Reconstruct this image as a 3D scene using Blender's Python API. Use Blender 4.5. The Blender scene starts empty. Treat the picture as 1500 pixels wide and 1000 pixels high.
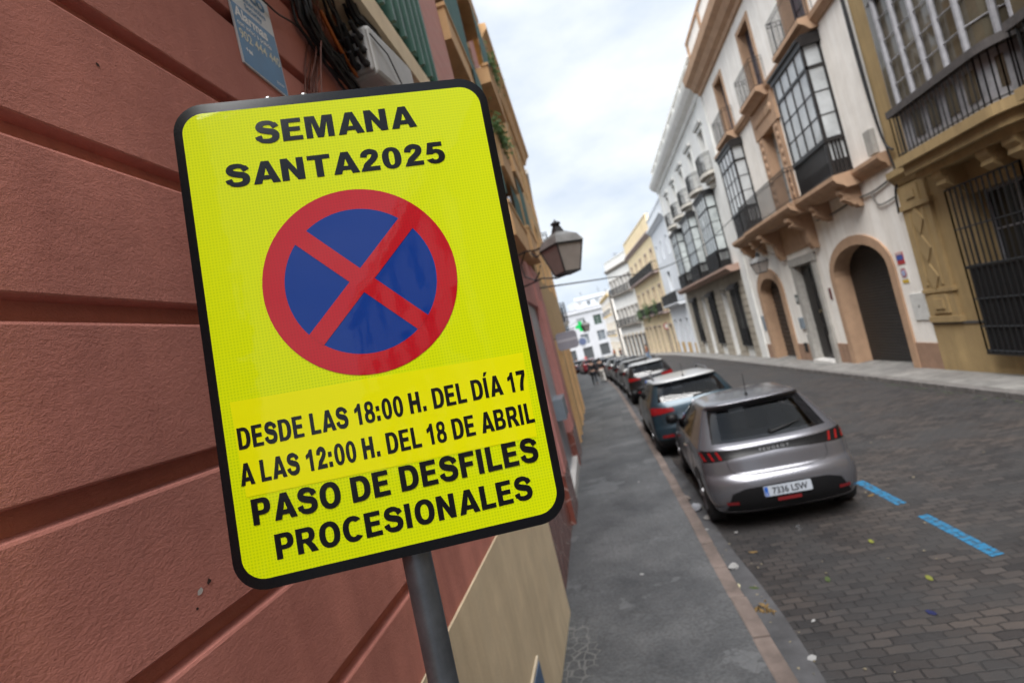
import bpy, bmesh, math, random
from math import sin, cos, pi, radians as R, sqrt
from mathutils import Vector, Matrix
from mathutils.geometry import tessellate_polygon
from mathutils.bvhtree import BVHTree
random.seed(7)
sc = bpy.context.scene
COL = sc.collection
# ------------------------------------------------------------------ camera
SL = 0.028                                  # the street falls away from the camera
cam = bpy.data.cameras.new('camera'); camo = bpy.data.objects.new('camera', cam); COL.objects.link(camo)
cam.sensor_width = 36; cam.sensor_fit = 'HORIZONTAL'; cam.lens = 18.0
cam.clip_start = .05; cam.clip_end = 2000
d_ = Vector((880-750, 486-500, 750)).normalized(); ro = math.atan(.254)
u_ = Vector((-sin(ro), -cos(ro), 0)); u_ = (u_-d_*u_.dot(d_)).normalized()
r_ = (-u_).cross(d_).normalized()
M3 = Matrix((r_, d_, u_))                   # camera (x right, y down, z fwd) -> world
camo.matrix_world = Matrix.Translation((0, 0, 2.5)) @ (M3 @ Matrix(((1,0,0),(0,-1,0),(0,0,-1)))).to_4x4()
cam.dof.use_dof = True; cam.dof.focus_distance = .985; cam.dof.aperture_fstop = 3.2
sc.camera = camo
# ------------------------------------------------------------------ world, sun, exposure
SUN_EL, SUN_ROT = 58, 194
w = bpy.data.worlds.new('World'); sc.world = w; w.use_nodes = True
nt = w.node_tree; nt.nodes.clear()
def N(t, **k):
    n = nt.nodes.new(t)
    for a, b in k.items(): setattr(n, a, b)
    return n
out = N('ShaderNodeOutputWorld'); bg = N('ShaderNodeBackground'); bg.inputs[1].default_value = .055
sky = N('ShaderNodeTexSky'); sky.sky_type = 'NISHITA'; sky.sun_disc = False
sky.sun_elevation = R(SUN_EL); sky.sun_rotation = R(SUN_ROT)
tc = N('ShaderNodeTexCoord'); mp = N('ShaderNodeMapping'); mp.inputs['Scale'].default_value = (1.6, 1.6, 3.4)
mp.inputs['Location'].default_value = (.35, .1, .55)
nz = N('ShaderNodeTexNoise'); nz.inputs['Scale'].default_value = 1.5; nz.inputs['Detail'].default_value = 7; nz.inputs['Roughness'].default_value = .52
rp = N('ShaderNodeValToRGB'); e = rp.color_ramp.elements
e[0].position = .37; e[0].color = (3.1, 3.65, 4.4, 1); e[1].position = .66; e[1].color = (5.7, 5.85, 5.95, 1)
mx = N('ShaderNodeMix', data_type='RGBA'); mx.inputs[0].default_value = .95
L = nt.links.new
L(tc.outputs['Generated'], mp.inputs[0]); L(mp.outputs[0], nz.inputs['Vector']); L(nz.outputs['Fac'], rp.inputs[0])
L(sky.outputs[0], mx.inputs[6]); L(rp.outputs[0], mx.inputs[7]); L(mx.outputs[2], bg.inputs[0]); L(bg.outputs[0], out.inputs[0])
sl = bpy.data.lights.new('sun', 'SUN'); sl.energy = 2.3; sl.angle = R(50); sl.color = (1, .98, .955)
so = bpy.data.objects.new('sun', sl); COL.objects.link(so)
sd = Vector((sin(R(SUN_ROT))*cos(R(SUN_EL)), cos(R(SUN_ROT))*cos(R(SUN_EL)), sin(R(SUN_EL))))
so.rotation_euler = sd.to_track_quat('Z', 'Y').to_euler(); so.location = sd*60
sc.view_settings.view_transform = 'Standard'; sc.view_settings.look = 'None'
sc.view_settings.exposure = 1.9; sc.view_settings.gamma = 1
sc.render.engine = 'CYCLES'
# ------------------------------------------------------------------ materials
MATS = {}
def M(name, col, rough=.8, var=.18, ns=3., bump=0., bs=60., metal=0., coat=0., spec=.5, streak=0., stain=None, emit=0., detail=6):
    """plain procedural material: noise-varied colour, optional rain streaks, stains and bump"""
    if name in MATS: return MATS[name]
    m = bpy.data.materials.new(name); m.use_nodes = True; MATS[name] = m
    t = m.node_tree; b = t.nodes['Principled BSDF']; lk = t.links.new
    b.inputs['Roughness'].default_value = rough; b.inputs['Metallic'].default_value = metal
    b.inputs['Coat Weight'].default_value = coat; b.inputs['Coat Roughness'].default_value = .1
    b.inputs['Specular IOR Level'].default_value = spec
    c = t.nodes.new('ShaderNodeTexCoord')
    if var > 0:
        n = t.nodes.new('ShaderNodeTexNoise'); n.inputs['Scale'].default_value = ns; n.inputs['Detail'].default_value = detail; n.inputs['Roughness'].default_value = .65
        lk(c.outputs['Object'], n.inputs['Vector'])
        r = t.nodes.new('ShaderNodeValToRGB'); q = r.color_ramp.elements
        q[0].position = .3; q[0].color = tuple(x*(1-var) for x in col)+(1,)
        q[1].position = .7; q[1].color = tuple(min(1, x*(1+var)) for x in col)+(1,)
        lk(n.outputs['Fac'], r.inputs[0]); cur = r.outputs[0]
        if streak > 0:
            mp = t.nodes.new('ShaderNodeMapping'); mp.inputs['Scale'].default_value = (2.2, 2.2, .22)
            n2 = t.nodes.new('ShaderNodeTexNoise'); n2.inputs['Scale'].default_value = 2.; n2.inputs['Detail'].default_value = 8; n2.inputs['Roughness'].default_value = .7
            lk(c.outputs['Object'], mp.inputs[0]); lk(mp.outputs[0], n2.inputs['Vector'])
            r2 = t.nodes.new('ShaderNodeValToRGB'); z = r2.color_ramp.elements
            z[0].position = .36; z[1].position = .6
            st = stain or tuple(x*.45 for x in col)
            z[0].color = (streak,)*3+(1,); z[1].color = (0, 0, 0, 1)
            k = t.nodes.new('ShaderNodeMix'); k.data_type = 'RGBA'; k.inputs[7].default_value = st+(1,)
            lk(n2.outputs['Fac'], r2.inputs[0]); lk(r2.outputs[0], k.inputs[0]); lk(cur, k.inputs[6]); cur = k.outputs[2]
        lk(cur, b.inputs['Base Color'])
        if emit: lk(cur, b.inputs['Emission Color']); b.inputs['Emission Strength'].default_value = emit
    else:
        b.inputs['Base Color'].default_value = tuple(col)+(1,)
        if emit: b.inputs['Emission Color'].default_value = tuple(col)+(1,); b.inputs['Emission Strength'].default_value = emit
    if bump > 0:
        n = t.nodes.new('ShaderNodeTexNoise'); n.inputs['Scale'].default_value = bs; n.inputs['Detail'].default_value = 5; n.inputs['Roughness'].default_value = .6
        u = t.nodes.new('ShaderNodeBump'); u.inputs['Strength'].default_value = .9; u.inputs['Distance'].default_value = bump
        lk(c.outputs['Object'], n.inputs['Vector']); lk(n.outputs['Fac'], u.inputs['Height']); lk(u.outputs[0], b.inputs['Normal'])
    return m

def rust_stucco():
    m = M('rendered_pink_stucco', (.60, .235, .185), .92, .26, 1.1, 0, streak=.7, stain=(.43, .155, .125))
    t = m.node_tree; lk = t.links.new; b = t.nodes['Principled BSDF']; c = t.nodes['Texture Coordinate']
    mp = t.nodes.new('ShaderNodeMapping'); mp.inputs['Scale'].default_value = (1, .8, 1.1); lk(c.outputs['Object'], mp.inputs[0])
    prev = None
    for s, d in ((150, .0016), (420, .0011), (38, .0012), (9, .003)):
        n = t.nodes.new('ShaderNodeTexNoise'); n.inputs['Scale'].default_value = s; n.inputs['Detail'].default_value = 3
        lk(mp.outputs[0], n.inputs['Vector'])
        u = t.nodes.new('ShaderNodeBump'); u.inputs['Strength'].default_value = 1; u.inputs['Distance'].default_value = d
        lk(n.outputs['Fac'], u.inputs['Height'])
        if prev: lk(prev.outputs[0], u.inputs['Normal'])
        prev = u
    lk(prev.outputs[0], b.inputs['Normal'])
    return m

def mathn(t, op, a=None, b=None, c=None):
    n = t.nodes.new('ShaderNodeMath'); n.operation = op
    for i, v in enumerate((a, b, c)):
        if v is None: continue
        if isinstance(v, (int, float)): n.inputs[i].default_value = v
        else: t.links.new(v, n.inputs[i])
    return n.outputs[0]

def reflective_sheet(name, base, cell, strength, coat=.25):
    """retro-reflective vinyl: a fine honeycomb of slightly darker cells under a clear glossy skin"""
    m = bpy.data.materials.new(name); m.use_nodes = True; t = m.node_tree; lk = t.links.new; b = t.nodes['Principled BSDF']
    c = t.nodes.new('ShaderNodeTexCoord'); mp = t.nodes.new('ShaderNodeMapping'); s = 1/cell
    mp.inputs['Scale'].default_value = (s, s, s); lk(c.outputs['Object'], mp.inputs[0])
    x = t.nodes.new('ShaderNodeSeparateXYZ'); lk(mp.outputs[0], x.inputs[0])
    a = mathn(t, 'MULTIPLY', mathn(t, 'COSINE', mathn(t, 'MULTIPLY', x.outputs[0], 2*pi*.5)), mathn(t, 'COSINE', mathn(t, 'MULTIPLY', x.outputs[2], 2*pi*.5)))
    dots = mathn(t, 'POWER', mathn(t, 'ABSOLUTE', a), 1.5)
    n = t.nodes.new('ShaderNodeTexNoise'); n.inputs['Scale'].default_value = 3; lk(c.outputs['Object'], n.inputs['Vector'])
    f = mathn(t, 'MULTIPLY', dots, mathn(t, 'MULTIPLY_ADD', n.outputs['Fac'], strength*.8, strength*.6))
    k = t.nodes.new('ShaderNodeMix'); k.data_type = 'RGBA'; k.inputs[6].default_value = base+(1,); k.inputs[7].default_value = (base[0]*.42, base[1]*.62, base[2]*.6, 1)
    lk(f, k.inputs[0]); lk(k.outputs[2], b.inputs['Base Color'])
    wv = t.nodes.new('ShaderNodeTexNoise'); wv.inputs['Scale'].default_value = 9; wv.inputs['Detail'].default_value = 3; lk(c.outputs['Object'], wv.inputs['Vector'])
    wb = t.nodes.new('ShaderNodeBump'); wb.inputs['Distance'].default_value = .0006; lk(wv.outputs['Fac'], wb.inputs['Height']); lk(wb.outputs[0], b.inputs['Coat Normal'])
    b.inputs['Roughness'].default_value = .5; b.inputs['Specular IOR Level'].default_value = .08; b.inputs['Coat Weight'].default_value = coat; b.inputs['Coat Roughness'].default_value = .03
    return m

def setts():
    m = bpy.data.materials.new('granite_setts'); m.use_nodes = True; t = m.node_tree; lk = t.links.new; b = t.nodes['Principled BSDF']
    c = t.nodes.new('ShaderNodeTexCoord')
    w1 = t.nodes.new('ShaderNodeTexNoise'); w1.inputs['Scale'].default_value = 7; w1.inputs['Detail'].default_value = 5; lk(c.outputs['Object'], w1.inputs['Vector'])
    wm = t.nodes.new('ShaderNodeVectorMath'); wm.operation = 'MULTIPLY_ADD'; wm.inputs[1].default_value = (.06, .06, 0); lk(w1.outputs['Color'], wm.inputs[0]); lk(c.outputs['Object'], wm.inputs[2])
    br = t.nodes.new('ShaderNodeTexBrick'); br.inputs['Scale'].default_value = 1; br.inputs['Brick Width'].default_value = .172; br.inputs['Row Height'].default_value = .09
    br.inputs['Mortar Size'].default_value = .009; br.inputs['Mortar Smooth'].default_value = .6; br.inputs['Bias'].default_value = 0
    br.inputs['Color1'].default_value = (.019, .018, .019, 1); br.inputs['Color2'].default_value = (.056, .050, .047, 1); br.inputs['Mortar'].default_value = (.014, .0135, .014, 1)
    lk(wm.outputs[0], br.inputs['Vector'])
    # near the parking lane the stones are browner; large soft patches of dirt
    n = t.nodes.new('ShaderNodeTexNoise'); n.inputs['Scale'].default_value = .55; n.inputs['Detail'].default_value = 9; n.inputs['Roughness'].default_value = .68; lk(c.outputs['Object'], n.inputs['Vector'])
    r = t.nodes.new('ShaderNodeValToRGB'); z = r.color_ramp.elements; z[0].position = .35; z[0].color = (.72, .74, .8, 1); z[1].position = .66; z[1].color = (1.35, 1.2, 1.1, 1); lk(n.outputs['Fac'], r.inputs[0])
    k = t.nodes.new('ShaderNodeMix'); k.data_type = 'RGBA'; k.blend_type = 'MULTIPLY'; k.inputs[0].default_value = 1; lk(br.outputs['Color'], k.inputs[6]); lk(r.outputs[0], k.inputs[7])
    # worn dirt covers the joints in patches
    n3 = t.nodes.new('ShaderNodeTexNoise'); n3.inputs['Scale'].default_value = 1.4; n3.inputs['Detail'].default_value = 6; lk(c.outputs['Object'], n3.inputs['Vector'])
    r3 = t.nodes.new('ShaderNodeValToRGB'); z = r3.color_ramp.elements; z[0].position = .42; z[0].color = (0, 0, 0, 1); z[1].position = .62; z[1].color = (.85, .85, .85, 1); lk(n3.outputs['Fac'], r3.inputs[0])
    k2 = t.nodes.new('ShaderNodeMix'); k2.data_type = 'RGBA'; lk(r3.outputs[0], k2.inputs[0]); lk(k.outputs[2], k2.inputs[6]); k2.inputs[7].default_value = (.034, .033, .034, 1)
    lk(k2.outputs[2], b.inputs['Base Color'])
    g = t.nodes.new('ShaderNodeTexNoise'); g.inputs['Scale'].default_value = 90; lk(c.outputs['Object'], g.inputs['Vector'])
    u1 = t.nodes.new('ShaderNodeBump'); u1.inputs['Distance'].default_value = .006; u1.inputs['Strength'].default_value = .6; lk(g.outputs['Fac'], u1.inputs['Height'])
    u = t.nodes.new('ShaderNodeBump'); u.inputs['Distance'].default_value = .01; u.inputs['Strength'].default_value = .7; u.invert = True
    lk(br.outputs['Fac'], u.inputs['Height']); lk(u1.outputs[0], u.inputs['Normal']); lk(u.outputs[0], b.inputs['Normal'])
    b.inputs['Roughness'].default_value = .72
    return m

def worn_paint():
    """blue bay paint, worn away over the joints and in patches"""
    m = bpy.data.materials.new('worn_blue_paint'); m.use_nodes = True; t = m.node_tree; lk = t.links.new; b = t.nodes['Principled BSDF']
    c = t.nodes.new('ShaderNodeTexCoord'); n = t.nodes.new('ShaderNodeTexNoise'); n.inputs['Scale'].default_value = 22; n.inputs['Detail'].default_value = 8; n.inputs['Roughness'].default_value = .7; lk(c.outputs['Object'], n.inputs['Vector'])
    r = t.nodes.new('ShaderNodeValToRGB'); z = r.color_ramp.elements; z[0].position = .38; z[0].color = (.045, .05, .058, 1); z[1].position = .5; z[1].color = (.012, .14, .28, 1); lk(n.outputs['Fac'], r.inputs[0])
    br = t.nodes.new('ShaderNodeTexBrick'); br.inputs['Scale'].default_value = 1; br.inputs['Brick Width'].default_value = .185; br.inputs['Row Height'].default_value = .098; br.inputs['Mortar Size'].default_value = .007; br.inputs['Mortar Smooth'].default_value = .5
    w1 = t.nodes.new('ShaderNodeTexNoise'); w1.inputs['Scale'].default_value = 7; w1.inputs['Detail'].default_value = 5; lk(c.outputs['Object'], w1.inputs['Vector'])
    wm = t.nodes.new('ShaderNodeVectorMath'); wm.operation = 'MULTIPLY_ADD'; wm.inputs[1].default_value = (.06, .06, 0); lk(w1.outputs['Color'], wm.inputs[0]); lk(c.outputs['Object'], wm.inputs[2]); lk(wm.outputs[0], br.inputs['Vector'])
    k = t.nodes.new('ShaderNodeMix'); k.data_type = 'RGBA'; lk(mathn(t, 'MULTIPLY', br.outputs['Fac'], .7), k.inputs[0]); lk(r.outputs[0], k.inputs[6]); k.inputs[7].default_value = (.02, .03, .04, 1); lk(k.outputs[2], b.inputs['Base Color'])
    b.inputs['Roughness'].default_value = .8
    u = t.nodes.new('ShaderNodeBump'); u.inputs['Distance'].default_value = .012; u.invert = True; lk(br.outputs['Fac'], u.inputs['Height']); lk(u.outputs[0], b.inputs['Normal'])
    return m

def slabs(name, w_, h_, c1, c2, mort):
    m = bpy.data.materials.new(name); m.use_nodes = True; t = m.node_tree; lk = t.links.new; b = t.nodes['Principled BSDF']
    c = t.nodes.new('ShaderNodeTexCoord'); br = t.nodes.new('ShaderNodeTexBrick'); br.inputs['Scale'].default_value = 1
    br.inputs['Brick Width'].default_value = w_; br.inputs['Row Height'].default_value = h_; br.inputs['Mortar Size'].default_value = .006
    br.inputs['Color1'].default_value = c1+(1,); br.inputs['Color2'].default_value = c2+(1,); br.inputs['Mortar'].default_value = mort+(1,)
    lk(c.outputs['Object'], br.inputs['Vector'])
    n = t.nodes.new('ShaderNodeTexNoise'); n.inputs['Scale'].default_value = 2.2; n.inputs['Detail'].default_value = 10; n.inputs['Roughness'].default_value = .7; lk(c.outputs['Object'], n.inputs['Vector'])
    r = t.nodes.new('ShaderNodeValToRGB'); z = r.color_ramp.elements; z[0].position = .3; z[0].color = (.62, .62, .62, 1); z[1].position = .72; z[1].color = (1.3, 1.28, 1.25, 1); lk(n.outputs['Fac'], r.inputs[0])
    k = t.nodes.new('ShaderNodeMix'); k.data_type = 'RGBA'; k.blend_type = 'MULTIPLY'; k.inputs[0].default_value = 1; lk(br.outputs['Color'], k.inputs[6]); lk(r.outputs[0], k.inputs[7]); lk(k.outputs[2], b.inputs['Base Color'])
    g = t.nodes.new('ShaderNodeTexNoise'); g.inputs['Scale'].default_value = 70; g.inputs['Detail'].default_value = 6; lk(c.outputs['Object'], g.inputs['Vector'])
    u = t.nodes.new('ShaderNodeBump'); u.inputs['Distance'].default_value = .005; lk(g.outputs['Fac'], u.inputs['Height']); lk(u.outputs[0], b.inputs['Normal'])
    b.inputs['Roughness'].default_value = .75
    return m

def pavement_mat():
    """dark worn concrete with lighter repair patches, hairline cracks, and old hexagon tiles showing near the wall"""
    m = bpy.data.materials.new('worn_pavement'); m.use_nodes = True; t = m.node_tree; lk = t.links.new; b = t.nodes['Principled BSDF']
    c = t.nodes.new('ShaderNodeTexCoord')
    n = t.nodes.new('ShaderNodeTexNoise'); n.inputs['Scale'].default_value = 1.1; n.inputs['Detail'].default_value = 10; n.inputs['Roughness'].default_value = .66; lk(c.outputs['Object'], n.inputs['Vector'])
    r = t.nodes.new('ShaderNodeValToRGB'); z = r.color_ramp.elements; z[0].position = .32; z[0].color = (.05, .053, .058, 1); z[1].position = .66; z[1].color = (.12, .123, .128, 1); lk(n.outputs['Fac'], r.inputs[0])
    sp = t.nodes.new('ShaderNodeTexNoise'); sp.inputs['Scale'].default_value = 40; sp.inputs['Detail'].default_value = 3; lk(c.outputs['Object'], sp.inputs['Vector'])
    rs = t.nodes.new('ShaderNodeValToRGB'); z = rs.color_ramp.elements; z[0].position = .35; z[0].color = (.72, .72, .72, 1); z[1].position = .62; z[1].color = (1.1, 1.1, 1.1, 1); lk(sp.outputs['Fac'], rs.inputs[0])
    k = t.nodes.new('ShaderNodeMix'); k.data_type = 'RGBA'; k.blend_type = 'MULTIPLY'; k.inputs[0].default_value = 1; lk(r.outputs[0], k.inputs[6]); lk(rs.outputs[0], k.inputs[7])
    # further on the footway is laid in big slabs of slightly different tone
    sb = t.nodes.new('ShaderNodeTexBrick'); sb.inputs['Scale'].default_value = 1; sb.inputs['Brick Width'].default_value = 1.3; sb.inputs['Row Height'].default_value = .85; sb.inputs['Mortar Size'].default_value = .012
    sb.inputs['Color1'].default_value = (.72, .72, .72, 1); sb.inputs['Color2'].default_value = (1.3, 1.27, 1.22, 1); sb.inputs['Mortar'].default_value = (.5, .5, .5, 1); lk(c.outputs['Object'], sb.inputs['Vector'])
    sx = t.nodes.new('ShaderNodeSeparateXYZ'); lk(c.outputs['Object'], sx.inputs[0])
    k0 = t.nodes.new('ShaderNodeMix'); k0.data_type = 'RGBA'; k0.blend_type = 'MULTIPLY'; lk(mathn(t, 'MULTIPLY', mathn(t, 'GREATER_THAN', sx.outputs[1], 13.3), .9), k0.inputs[0]); lk(k.outputs[2], k0.inputs[6]); lk(sb.outputs['Color'], k0.inputs[7]); k = k0
    # pale cement repairs and dark stains, each with its own ragged outline
    for sc_, p0, p1, colr, fac in ((.75, .585, .6, (.15, .155, .162), .5), (1.9, .64, .66, (.045, .047, .05), .55)):
        pn = t.nodes.new('ShaderNodeTexNoise'); pn.inputs['Scale'].default_value = sc_; pn.inputs['Detail'].default_value = 8; pn.inputs['Roughness'].default_value = .62; lk(c.outputs['Object'], pn.inputs['Vector'])
        pr = t.nodes.new('ShaderNodeValToRGB'); z = pr.color_ramp.elements; z[0].position = p0; z[0].color = (0, 0, 0, 1); z[1].position = p1; z[1].color = (fac,)*3+(1,); lk(pn.outputs['Fac'], pr.inputs[0])
        kk = t.nodes.new('ShaderNodeMix'); kk.data_type = 'RGBA'; lk(pr.outputs[0], kk.inputs[0]); lk(k.outputs[2], kk.inputs[6]); kk.inputs[7].default_value = colr+(1,); k = kk
    # cracks and hexagons
    v = t.nodes.new('ShaderNodeTexVoronoi'); v.feature = 'DISTANCE_TO_EDGE'; v.inputs['Scale'].default_value = 5.5; v.inputs['Randomness'].default_value = .9; lk(c.outputs['Object'], v.inputs['Vector'])
    cr = mathn(t, 'LESS_THAN', v.outputs['Distance'], .012)
    k2 = t.nodes.new('ShaderNodeMix'); k2.data_type = 'RGBA'; lk(mathn(t, 'MULTIPLY', cr, .38), k2.inputs[0]); lk(k.outputs[2], k2.inputs[6]); k2.inputs[7].default_value = (.045, .045, .045, 1)
    x = t.nodes.new('ShaderNodeSeparateXYZ'); lk(c.outputs['Object'], x.inputs[0])
    v2 = t.nodes.new('ShaderNodeTexVoronoi'); v2.feature = 'DISTANCE_TO_EDGE'; v2.inputs['Scale'].default_value = 9.5; v2.inputs['Randomness'].default_value = .6; lk(c.outputs['Object'], v2.inputs['Vector'])
    hx = mathn(t, 'LESS_THAN', v2.outputs['Distance'], .045)
    near = mathn(t, 'MULTIPLY', mathn(t, 'MULTIPLY', mathn(t, 'LESS_THAN', mathn(t, 'ADD', x.outputs[0], mathn(t, 'MULTIPLY', n.outputs['Fac'], .7)), -.34), mathn(t, 'LESS_THAN', x.outputs[1], 4.6)), .24)
    k3 = t.nodes.new('ShaderNodeMix'); k3.data_type = 'RGBA'; lk(mathn(t, 'MULTIPLY', hx, near), k3.inputs[0]); lk(k2.outputs[2], k3.inputs[6]); k3.inputs[7].default_value = (.36, .35, .33, 1)
    lk(k3.outputs[2], b.inputs['Base Color']); b.inputs['Roughness'].default_value = .7
    u = t.nodes.new('ShaderNodeBump'); u.inputs['Distance'].default_value = .006; lk(sp.outputs['Fac'], u.inputs['Height']); lk(u.outputs[0], b.inputs['Normal'])
    return m

def brick_mat(name, c1, c2, mort, bw=.24, bh=.07):
    m = bpy.data.materials.new(name); m.use_nodes = True; t = m.node_tree; lk = t.links.new; b = t.nodes['Principled BSDF']
    c = t.nodes.new('ShaderNodeTexCoord'); s = t.nodes.new('ShaderNodeSeparateXYZ'); lk(c.outputs['Object'], s.inputs[0])
    q = t.nodes.new('ShaderNodeCombineXYZ'); lk(mathn(t, 'ADD', s.outputs[0], s.outputs[1]), q.inputs[0]); lk(s.outputs[2], q.inputs[1])
    br = t.nodes.new('ShaderNodeTexBrick'); br.inputs['Scale'].default_value = 1; br.inputs['Brick Width'].default_value = bw; br.inputs['Row Height'].default_value = bh; br.inputs['Mortar Size'].default_value = .008
    br.inputs['Color1'].default_value = c1+(1,); br.inputs['Color2'].default_value = c2+(1,); br.inputs['Mortar'].default_value = mort+(1,); lk(q.outputs[0], br.inputs['Vector'])
    lk(br.outputs['Color'], b.inputs['Base Color']); b.inputs['Roughness'].default_value = .85
    u = t.nodes.new('ShaderNodeBump'); u.inputs['Distance'].default_value = .012; u.invert = True; lk(br.outputs['Fac'], u.inputs['Height']); lk(u.outputs[0], b.inputs['Normal'])
    return m

def marble_mat():
    m = M('red_marble', (.2, .062, .045), .25, .3, 6)
    t = m.node_tree; lk = t.links.new; b = t.nodes['Principled BSDF']; c = t.nodes['Texture Coordinate']
    v = t.nodes.new('ShaderNodeTexVoronoi'); v.feature = 'DISTANCE_TO_EDGE'; v.inputs['Scale'].default_value = 3.1; lk(c.outputs['Object'], v.inputs['Vector'])
    k = t.nodes.new('ShaderNodeMix'); k.data_type = 'RGBA'; k.inputs[7].default_value = (.5, .4, .36, 1)
    src = b.inputs['Base Color'].links[0].from_socket
    lk(mathn(t, 'MULTIPLY', mathn(t, 'LESS_THAN', v.outputs['Distance'], .022), .55), k.inputs[0]); lk(src, k.inputs[6]); lk(k.outputs[2], b.inputs['Base Color'])
    return m

def clear_glass(name, tint):
    m = bpy.data.materials.new(name); m.use_nodes = True; t = m.node_tree; lk = t.links.new
    for n in list(t.nodes):
        if n.type == 'BSDF_PRINCIPLED': t.nodes.remove(n)
    o = t.nodes['Material Output']; a = t.nodes.new('ShaderNodeBsdfTransparent'); a.inputs[0].default_value = tint+(1,)
    g = t.nodes.new('ShaderNodeBsdfGlossy'); g.inputs['Roughness'].default_value = .02; f = t.nodes.new('ShaderNodeFresnel'); f.inputs[0].default_value = 1.5
    k = t.nodes.new('ShaderNodeMixShader'); lk(f.outputs[0], k.inputs[0]); lk(a.outputs[0], k.inputs[1]); lk(g.outputs[0], k.inputs[2]); lk(k.outputs[0], o.inputs[0])
    MATS[name] = m
    return m
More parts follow.
